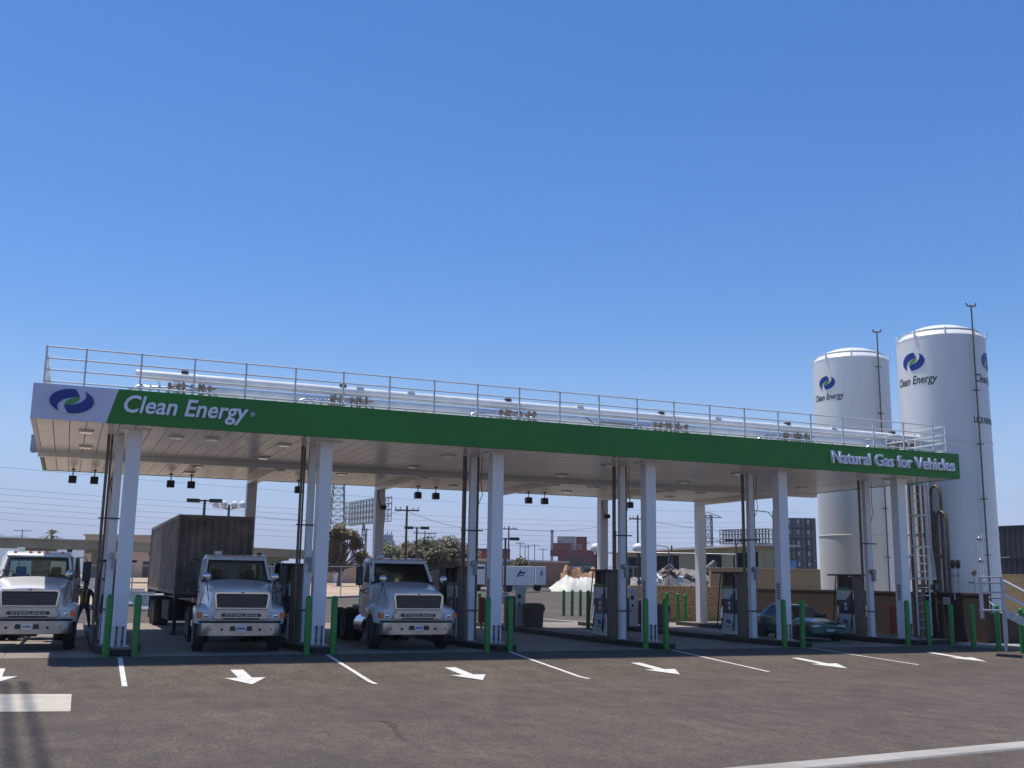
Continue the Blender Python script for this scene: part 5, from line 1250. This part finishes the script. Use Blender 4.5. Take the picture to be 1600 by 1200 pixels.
# ------------------------------------------------------------ trees
LEAFA = mat('leaf_olive', (.17, .125, .065), .7, var=.4, scale=.9, var2=(.09, .072, .035)); LEAFB = mat('leaf_green', (.13, .12, .055), .7, var=.4, scale=.9, var2=(.07, .072, .03))
BARK = mat('bark', (.16, .12, .09), .9, var=.2, scale=3)
def tree(name, lab, px, ytop, dep, blobs, m, seed, trunk=True, cat='tree', nleaf=420, ls=.17, group=None):
    """blobs: (px, py, radius_m) clumps of foliage"""
    rnd = random.Random(seed); P = far(px, dep); t = thing(name, lab, cat, tuple(P), 0, group)
    lv = MB(); cs = []
    for bx, by, r in blobs:
        c = at(bx, by, dep+rnd.uniform(-1, 1)*r)-P; cs.append((c, r))
        for _ in range(int(nleaf*max(.5, r))):
            v = Vector((rnd.gauss(0, 1), rnd.gauss(0, 1), rnd.gauss(0, .8))); v.normalize(); p = c+v*r*(rnd.random()**.45)*rnd.uniform(.75, 1.12)
            a = Vector((rnd.gauss(0, 1), rnd.gauss(0, 1), rnd.gauss(0, 1))).normalized(); b = a.orthogonal().normalized(); s_ = ls*rnd.uniform(.6, 1.5)
            lv.add([p-a*s_, p+b*s_*.6, p+a*s_, p-b*s_*.6], [(0, 1, 2, 3)])
    lv.build('crown', m, t)
    if trunk:
        k = MB(); c0 = sum((c for c, r in cs), Vector())/len(cs)
        f_ = Vector((c0.x*.3, c0.y*.3, c0.z*.45)); k.tube((0, 0, -.2), f_, .28, 8, .2)
        for c, r in cs: mid = f_+(c-f_)*.5+Vector((rnd.uniform(-.3, .3), 0, rnd.uniform(-.2, .3))); k.tube(f_, mid, .15, 6, .1); k.tube(mid, c, .1, 6, .04)
        k.build('trunk', BARK, t, smooth=50)
    return t
tree('eucalyptus_tree', 'ragged brown-green eucalyptus right of the second column', 530, 818, 108,
     [(529, 827, .7), (521, 834, .6), (536, 833, .75), (545, 836, .65), (528, 840, .9), (519, 845, .8), (552, 836, .6), (558, 845, .55), (553, 852, .6), (562, 852, .45), (522, 858, 1.0), (534, 856, .8), (516, 866, .9), (527, 872, .9), (520, 884, .8), (533, 868, .6), (530, 888, .6), (562, 870, .8), (571, 878, .8), (568, 866, .5)], LEAFA, 4, nleaf=300)
bl = [('bushy green tree left of the leaning utility pole', [(606, 863, 1.2), (598, 868, 1.2), (612, 872, 1.3), (620, 866, 1.0), (603, 878, 1.6)]),
      ('round olive bush between the leaning pole and the lamp post', [(640, 862, 1.3), (650, 866, 1.4), (633, 870, 1.4), (645, 876, 1.5)]),
      ('wide dark green tree behind the third truck cab', [(668, 856, 1.5), (660, 864, 1.6), (676, 862, 1.6), (684, 868, 1.6), (668, 874, 1.8), (680, 880, 1.6)]),
      ('spreading tree left of the third service post', [(702, 856, 1.5), (694, 862, 1.5), (712, 860, 1.5), (720, 866, 1.5), (706, 872, 1.8), (726, 874, 1.5), (715, 882, 1.5), (735, 868, 1.2)])]
for k, (lab, b_) in enumerate(bl): tree('bushy_tree', lab, b_[-1][0], 0, 112+3*k, b_, LEAFB if k % 2 == 0 else LEAFA, 10+k, nleaf=330, ls=.2, group='trees beyond the sand field')
tree('small_palm', 'small palm-like bush on the tan roof line right of the third column', 815, 0, 100, [(815, 879, .7), (810, 882, .5), (820, 882, .5)], LEAFB, 31, nleaf=300, trunk=True)
P = far(75, 190); t = thing('palm_tree', 'distant palm tree above the viaduct at the left', 'tree', tuple(P)); h = ztop(75, 836, 190)-P.z
MB().tube((0, 0, 0), (0, 0, h), .3, 8, .2).build('trunk', BARK, t); f = MB(); rnd = random.Random(5)
for k in range(26):
    a = 2*PI*k/26; e = rnd.uniform(-.6, .9); tip = Vector((math.cos(a)*2*math.cos(e), math.sin(a)*2*math.cos(e), 2*math.sin(e)-.4)); mid = tip*.5+Vector((0, 0, .5)); s_ = Vector((-math.sin(a), math.cos(a), 0))*.18
    f.add([Vector((0, 0, h)), Vector((0, 0, h))+mid+s_, Vector((0, 0, h))+tip, Vector((0, 0, h))+mid-s_], [(0, 1, 2, 3)])
f.build('crown', LEAFB, t)
# ------------------------------------------------------------ centre background buildings, trailers, containers
bld('tan_building', 'long low tan building with pale roof behind the white trailers', 'building', 742, 116, 884, 124, 872.5, 16, TANB, PROOF, doors=((.05, .28, 0, .85),))
TRW = mat('trailer_white', (.72, .71, .70), .5, var=.06)
def semi(px0, px1, dep, yt, lab, mark=False):
    A = far(px0, dep); B = far(px1, dep); L_ = (B-A).length; h = ztop((px0+px1)/2, yt, dep)-A.z; d = B-A
    t = thing('parked_trailer', lab, 'trailer', tuple(A), math.atan2(d.y, d.x), 'white trailers behind the fence')
    MB().box(0, L_, 0, 2.5, .62, h).build('box', TRW, t, bevel=.03)
    for x in (L_*.12, L_*.2): MB().lathe([(.2, -.12), (.36, -.12), (.36, .12), (.2, .12)], (x, .3, .36), 16, axis='y').build('wheel', BLACK, t)
    if mark:
        m = MB(); z = (h+1)/2
        m.prism([(L_*.42, z-.35), (L_*.47, z-.3), (L_*.60, z+.30), (L_*.54, z+.34)], -.02, -.003, 'y').prism([(L_*.52, z-.02), (L_*.72, z+.02), (L_*.70, z+.2), (L_*.56, z+.16)], -.022, -.004, 'y').prism([(L_*.5, z-.25), (L_*.66, z-.18), (L_*.65, z-.08), (L_*.52, z-.14)], -.021, -.0035, 'y')
        m.build('fleet_mark', BLUE, t)
    return t
semi(786, 835, 98, 884.5, 'white box trailer with slanted blue mark behind the fence', True)
semi(837, 853, 103, 885, 'short white box trailer with blue stripe, right of the longer one', True)
semi(743, 757, 99, 882, 'white trailer partly hidden by the third service post')
# containers
def cmat(n, c): return mat(n, c, .6, var=.22, scale=.6)
CR = cmat('container_red', (.24, .035, .02)); CO = cmat('container_orange', (.30, .07, .035)); CG = cmat('container_green', (.02, .10, .07)); CBL = cmat('container_blue', (.03, .08, .20)); CW = cmat('container_grey', (.46, .40, .37)); CD = cmat('container_black', (.028, .025, .03)); CDB = cmat('container_dark_brown', (.06, .035, .022)); CLB = cmat('container_pale_blue', (.10, .28, .48))
CME = {}
def cont(lab, P, rz, m, L_=12.2, doors=False, grp='shipping containers in the background', h=2.6, w=2.44):
    key = (m.name, L_, doors)
    if key not in CME:
        body = MB(); corrugated(body, (.03, .03, 0), (L_-.03, .03, 0), .08, h-.08, .05, .5); corrugated(body, (L_-.03, .03, 0), (L_-.03, w-.03, 0), .08, h-.08, .05, .5); corrugated(body, (L_-.03, w-.03, 0), (.03, w-.03, 0), .08, h-.08, .05, .5); corrugated(body, (.03, w-.03, 0), (.03, .03, 0), .08, h-.08, .05, .5)
        body.box(.02, L_-.02, .02, w-.02, h-.1, h-.04)
        for x in (0, L_-.14):
            for y in (0, w-.14): body.box(x, x+.14, y, y+.14, 0, h-.003)
        for y in (0.001, w-.121):
            for z in (0.001, h-.121): body.box(.141, L_-.141, y, y+.12, z, z+.12)
        o = body.build('container', m); me = o.data; bpy.data.objects.remove(o); dme = None
        if doors:
            d_ = MB()
            for y in (.42, .85, 1.55, 1.98): d_.box(-.05, -.02, y-.03, y+.03, .1, h-.1)
            o = d_.build('rods', GALV); rods = o.data; bpy.data.objects.remove(o)
            d_ = MB(); d_.box(-.03, .02, .15, w/2-.02, .12, h-.12).box(-.03, .02, w/2+.02, w-.15, .12, h-.12); o = d_.build('door', m); dd = o.data; bpy.data.objects.remove(o)
            d_ = MB(); d_.box(-.035, -.031, 1.70, 2.2, 1.2, 2.1); o = d_.build('placard', CW); pl__ = o.data; bpy.data.objects.remove(o)
            dme = (rods, dd, pl__)
        CME[key] = (me, dme)
    me, dme = CME[key]
    t = link('stacked_container', me, None, 0, tuple(P), rz) if not doors else thing('stacked_container', None, None, tuple(P), rz)
    tag(t, lab, 'shipping container', grp)
    if doors: link('corrugated_wall', me, t); link('lock_rod', dme[0], t); link('door', dme[1], t); link('placard', dme[2], t)
    return t
rowN = ['bottom', 'second', 'third', 'fourth', 'fifth', 'sixth', 'top']
# dark stack seen end-on left of the farther tank
dep = 262; zg = 1.5
base = at(1236, 900, dep); A = Vector((base.x, base.y, gz(base.y)))
perp = Vector((FW.y, -FW.x, 0)).normalized(); tz = at(1260, 808, dep).z; ch = 2.6; n0 = int((tz-A.z)/ch)
cm3 = [CD, CDB, CD, CDB, CBL, CD]; rnd = random.Random(12)
colN = ['left', 'middle', 'right']
for c in range(3):
    for r in range(7):
        z = A.z+(tz-A.z)-(7-r)*2.64
        if z < A.z-1: continue
        P = A+perp*(c*2.56-.9+(.35 if r > 4 and c == 0 else 0)); P.z = z
        rz = math.atan2(perp.y, perp.x)+PI/2
        # doors face the camera: local -x toward camera
        o = cont('dark end-on container left of the farther tank, %s column, %s row' % (colN[c], rowN[r]), P+perp*2.44, rz, CLB if (r == 2 and c == 0) else (CD if rnd.random() < .55 else CDB), 6.1, True, 'dark containers stacked left of the farther tank')
# dark long containers behind the nearer tank
A = at(1552, 900, 88); B = at(1720, 900, 80); A.z = gz(A.y); d = (B-A); rz = math.atan2(d.y, d.x)
for r, yb in enumerate((861, 842)):
    z = at(1575, yb, 87).z
    cont(['lower', 'upper'][r]+' black container lying behind the nearer tank at the right edge', Vector((A.x, A.y, z if r == 0 else at(1575, 861, 87).z+1.3)), rz, CD if r else CDB, 12.2, False, 'dark containers at the right edge', h=2.6) if False else None
bt = at(1575, 820.5, 87).z-2*2.62
for r in range(2): cont(['lower', 'upper'][r]+' black container lying behind the nearer tank at the right edge', Vector((A.x, A.y, bt+r*2.62)), rz, CD, 12.2, False, 'dark containers at the right edge')
cont('ground level dark container under the two black ones at the right edge', Vector((A.x, A.y, bt-2.62)), rz, CDB, 12.2, False, 'dark containers at the right edge')
# central coloured stack
def cpx(lab, px, yb, dep_, m, L_=12.2, yaw=-22.6): P = at(px, yb, dep_); return cont(lab, P, R(yaw), m, L_, False, 'coloured containers in the middle distance')
dc = 300
def h_(y0, y1): return (y1-y0)/FPX*dc
zc = at(880, 878, dc).z
for (lab, px, lv, m, L_) in [('green container at the bottom of the coloured stack', 884, 0, CG, 10), ('dark red container at the bottom right of the coloured stack', 902, -1, CR, 6.1) , ('dark red container behind the tan building roof', 872, 0, CR, 6.1)]:
    P = at(px, 885, dc); P.z = zc-.3+2.62*max(lv, 0)*1; cont(lab, P, R(-22.6), m, L_, False, 'coloured containers in the middle distance')
for (lab, px, lv, m, L_) in [('orange container in the second layer of the coloured stack', 885, 1, CO, 6.1), ('blue-topped dark container in the second layer of the coloured stack', 907, 1, CR, 4), ('wide red container left in the third layer of the coloured stack', 864, 2, CO, 6.1), ('small grey container right in the third layer of the coloured stack', 893.5, 2, CW, 3.0),
    ('dark red container end at the right of the third layer', 900.6, 2, CR, 3.), ('pale grey container on top of the coloured stack', 871, 3, CW, 5.2), ('dark red container end on top of the coloured stack', 900.6, 3, CR, 3.), ('red container in the second layer behind the tan building', 860, 1, CR, 5.)]:
    P = at(px, 885, dc); P.z = zc-.3+2.62*lv*.72; t__ = cont(lab, P, R(-22.6), m, L_, False, 'coloured containers in the middle distance'); t__.scale = (1, 1, .72)
for k, (pa, pb, yt, m, lab, dd) in enumerate([(668, 745, 851, CBL, 'long blue container roof line behind the trees', 260), (744, 797, 861, CR, 'long dark red container wall left of the tan building', 220), (744, 797, 857.5, CBL, 'blue container on top of the dark red wall', 226)]):
    A = at(pa, yt, dd); B = at(pb, yt+2, dd); L_ = (B-A).length; d = B-A
    hh_ = 3.; t = thing('stacked_container', lab, 'shipping container', (A.x, A.y, A.z-hh_), math.atan2(d.y, d.x), 'long containers behind the trees'); mb = MB(); corrugated(mb, (0, 0, 0), (L_, 0, 0), 0, hh_, .05, .6); mb.box(0, L_, .05, 2.4, -(A.z-hh_-gz(A.y)), hh_-.02); mb.build('corrugated_wall', m, t); MB().box(-.05, L_+.05, -.05, 2.45, hh_-.018, hh_+.1).build('roof', m, t)
# chimney and refinery
P = far(862, 420); h = ztop(862, 828, 420)-P.z; t = thing('chimney', 'slim pale grey chimney right of the thin poles', 'chimney', tuple(P)); MB().tube((0, 0, 0), (0, 0, h), .62, 16, .55).build('shaft', HAZEG, t, smooth=40); MB().tube((0, 0, h-1), (0, 0, h+.1), .62, 16).build('rim', STEELD, t)
P = far(961, 420); h = ztop(961, 829, 420)-P.z; t = thing('chimney', 'slim pale grey chimney behind the fourth service post', 'chimney', tuple(P)); MB().tube((0, 0, 0), (0, 0, h), .7, 16, .6).build('shaft', HAZEG, t, smooth=40); MB().tube((0, 0, h-1), (0, 0, h+.1), .7, 16).build('rim', STEELD, t)
def plant(lab, items, dep, nm='refinery_block'):
    px = items[0][0]; P = far(px, dep); t = thing(nm, lab, 'refinery', tuple(P), R(-22.6)); k = dep/FPX
    for (x, yt, w_, kind) in items:
        u = (x-px)*k; h = ztop(x, yt, dep)-P.z; w2 = w_*k/2
        m = MB()
        if kind == 'b':
            m.box(u-w2, u+w2, 0, w2*2, 0, h*.9)
            for j in range(5): m.box(u-w2*1.05, u+w2*1.05, -.3, w2*2.1, h*(.5+.09*j), h*(.5+.09*j)+.25)
            for j in range(4): m.tube((u-w2*.8+j*w2*.5, w2, h*.88), (u-w2*.8+j*w2*.5, w2, h*(.93+.05*(j % 2))), w2*.14, 8)
        elif kind == 'c': m.tube((u, 0, 0), (u, 0, h), w2, 12)
        m.build({'b': 'process_block', 'c': 'column'}[kind], HAZEG, t)
plant('pale grey refinery block right of the second rear column', [(604, 828, 13, 'b'), (600, 836, 8, 'b'), (612, 840, 5, 'b')], 600)
plant('low pale refinery units left of the leaning pole', [(618, 848, 12, 'b'), (624, 858, 7, 'b'), (614, 852, 4, 'c')], 620)
plant('twin pale stacks left of the second rear column', [(570, 825, 2.4, 'c'), (565, 826, 1.4, 'c'), (549, 858, 5, 'b'), (558, 862, 8, 'b')], 600)
plant('small pale refinery tower right of the leaning pole', [(636, 840, 3, 'b'), (639, 852, 5, 'b')], 650)
plant('thin hazy column left of the fourth rear column', [(924, 851, 2.6, 'c'), (921, 868, 5, 'b'), (928, 874, 5, 'b')], 520)
# flag
P = far(684, 210); h = ztop(684, 839, 210)-P.z; t = thing('flagpole', 'distant flag on a pole above the bushes', 'flagpole', tuple(P)); MB().tube((0, 0, 0), (0, 0, h), .09, 6).build('pole', GALV, t)
fm = MB(); fm.loft([[(.1+u*.35, .12*math.sin(u*1.3), h-.3-u*.12+v) for v in (0, -1.3)] for u in range(8)], close=False, cap=False); fm.build('flag', REDP, t)
fm = MB(); fm.loft([[(.1+u*.35, .12*math.sin(u*1.3)-.02, h-.28-u*.12+v) for v in (0, -.6)] for u in range(4)], close=False, cap=False); fm.build('canton', BLUE, t)
# warehouse on the right with bay shade painted black
A = far(960, 172); B = far(1190, 126); zt_ = (at(1000, 861, 165).z+at(1208, 850.5, 125).z)/2
t, L_, h = bld('open_warehouse', 'long pale-roofed warehouse with black panels for the shade in its open bays behind the fence', 'warehouse', 960, 172, 1190, 126, 860, 3.5, YELW, PROOF, eave=1.2, zt_=zt_)
BAYSHADE = mat('bay_shade_black', (.008, .007, .006), 1., spec=0.)  # shade inside the bays, painted as flat black panels on the wall
for u0, u1 in ((.10, .517), (.68, .787), (.856, .985)): MB().box(L_*u0, L_*u1, -.06, -.003, 0, h*.84).build('bay_shade_panel', BAYSHADE, t)
cont('pale blue container standing before the warehouse at its right end', far(1186, 80), R(-22.6), CLB, 3.0, False)
# white tarp mound and scrap
def mound(name, lab, cat, pxs, dep, m, seed, deep=6., zlift=0, rough=.35):
    rnd = random.Random(seed); P = far(pxs[0][0], dep); n = len(pxs); rows = []; t = None
    from mathutils import noise
    N = 40; M_ = 16
    for j in range(M_+1):
        v = j/M_; row = []
        for i in range(N+1):
            u = i/N*(n-1); k = min(int(u), n-2); px = pxs[k][0]+(pxs[k+1][0]-pxs[k][0])*(u-k); py = pxs[k][1]+(pxs[k+1][1]-pxs[k][1])*(u-k)
            hh_ = max(0, at(px, py, dep+deep*.5).z-P.z); q = far(px, dep+deep*v); prof = math.sin(PI*v)**.7
            z = hh_*prof*(1+rough*(noise.noise(Vector((i*.13+seed, j*.2, 0)))+.35*noise.noise(Vector((i*.31, j*.35, seed)))))
            row.append((q.x-P.x, q.y-P.y, max(0, z)+zlift))
        rows.append(row)
    o = MB().loft(rows, close=False, cap=False).build(name, m, smooth=35, loc=tuple(P)); return tag(o, lab, cat)
mound('tarp_mound', 'creased white tarpaulin mound beyond the rear yard', 'mound', [(858, 918), (872, 909), (884, 902), (893, 900), (905, 903), (915, 901), (930, 904), (945, 916)], 104, TARP, 3, rough=.5)
mound('debris_heap', 'orange-brown timber debris heap left of the fourth rear column', 'debris heap', [(876, 899), (884, 886), (893, 889), (900, 888), (912, 895), (925, 892), (940, 900)], 116, mat('timber_debris', (.40, .22, .12), .9, var=.4, scale=.6, var2=(.1, .06, .04)), 8, rough=.8)
rnd = random.Random(77)
sx_ = [(1000, 900), (1015, 893), (1030, 896), (1040, 886), (1047, 880), (1053, 888), (1062, 896), (1075, 892), (1085, 895), (1100, 902), (1160, 898), (1170, 890), (1180, 893)]
mound('scrap_heap', 'grey scrap metal heap behind the tall fence', 'scrap heap', [(985, 906), (1010, 899), (1035, 893), (1047, 884), (1056, 894), (1080, 895), (1098, 901), (1115, 906), (1150, 902), (1172, 894), (1190, 899)], 86, SCRAP, 5, deep=8, rough=.9)
for k, (px, py) in enumerate(sx_):
    P = at(px, py, 84); m = MB()
    t = thing('scrap_piece', ['bent grey sheet', 'rusty drum', 'pale crumpled panel', 'brown bracket'][k % 4]+' on the scrap heap, %s from the left' % ['first', 'second', 'third', 'fourth', 'fifth', 'sixth', 'seventh', 'eighth', 'ninth', 'tenth', 'eleventh', 'twelfth', 'thirteenth'][k], 'scrap metal', (P.x, P.y, P.z-.5), rnd.uniform(0, 3), 'scrap pieces on the heap')
    T = Matrix.Rotation(rnd.uniform(-.8, .8), 4, 'X') @ Matrix.Rotation(rnd.uniform(-.8, .8), 4, 'Y')
    m.box(-rnd.uniform(.3, .6), rnd.uniform(.2, .5), -.2, .2, -.08, .1, T=T).box(-.1, .08, -.3, .3, -.2, rnd.uniform(.2, .5), T=T); m.build('sheet', (SCRAP, RUSTP, LAGG, RUSTP)[k % 4], t, bevel=.03)
# conveyor arm over the scrap
P = at(1100, 893, 90); Q = at(1118, 878, 90); t = thing('conveyor', 'grey sloping conveyor arm behind the fifth rear column', 'conveyor', (P.x, P.y, gz(P.y)))
a_ = P-Vector(t.location); b_ = Q-Vector(t.location); MB().tube(a_, b_, .28, 4).build('belt', SCRAP, t); MB().tube((b_.x, b_.y, 0), b_, .07).tube((a_.x, a_.y, 0), a_, .07).build('leg', GALV, t)
# sparse cars far left beyond the sand
# painted bay lines on the sunlit rear yard
for k, (a, b) in enumerate([((836, 953.5), (930, 957)), ((838, 966), (925, 974)), ((885, 970), (930, 971.5))]):
    A = Vector(gp(*a)); B = Vector(gp(*b)); d = (B-A); d.z = 0; d.normalize(); nn = Vector((-d.y, d.x, 0))*.09
    o = MB().add([A-nn, B-nn, B+nn, A+nn], [(0, 1, 2, 3)]).build('bay_line', PAINTW); tag(o, ['white line farthest back on the rear yard beyond the bollards', 'white line on the rear yard running past the four bollards', 'short white line on the rear yard before the fourth dispenser'][k], 'lane marking', 'painted lines on the rear yard')
# unseen overhead bars, added only to throw shadow stripes on the near asphalt
for k, x in enumerate((-2.55, -2.22, -1.86)):
    hz_ = 26.; ox, oy = SUNV.x/SUNV.z*hz_, SUNV.y/SUNV.z*hz_
    a = Vector((x-.15+ox, -5.0+oy, hz_)); b = Vector((x+1.0+ox, -26+oy, hz_))
    o = MB().tube(a, b, .055, 8).build('stripe_shadow_caster', BLACK); tag(o, 'unseen overhead bar added to cast a shadow stripe, out of frame at the left, %s of three' % ('first', 'second', 'third')[k], 'cable', 'unseen shadow casters left of the forecourt')
# sea haze
HZ = bpy.data.materials.new('haze'); HZ.use_nodes = True; n = HZ.node_tree.nodes; n.remove(n['Principled BSDF']); pv = n.new('ShaderNodeVolumePrincipled'); pv.inputs['Color'].default_value = (.78, .85, 1, 1); pv.inputs['Density'].default_value = .00022
HZ.node_tree.links.new(pv.outputs[0], n['Material Output'].inputs['Volume'])
o = MB().box(-2600, 3600, -160, 6100, -1.2, 230).build('haze', HZ); o['kind'] = 'stuff'
for r in (1, 2):
    for px, m, L_, side in ((860, CR, 10, 'left'), (888, CG if r == 1 else CR, 8, 'right')):
        P = at(px, 885, dc); P.z = zc-.3-2.62*r
        cont('container in the %s hidden row under the coloured stack, %s end' % (('upper', 'lower')[r-1], side), P, R(-22.6), m, L_, False, 'coloured containers in the middle distance')
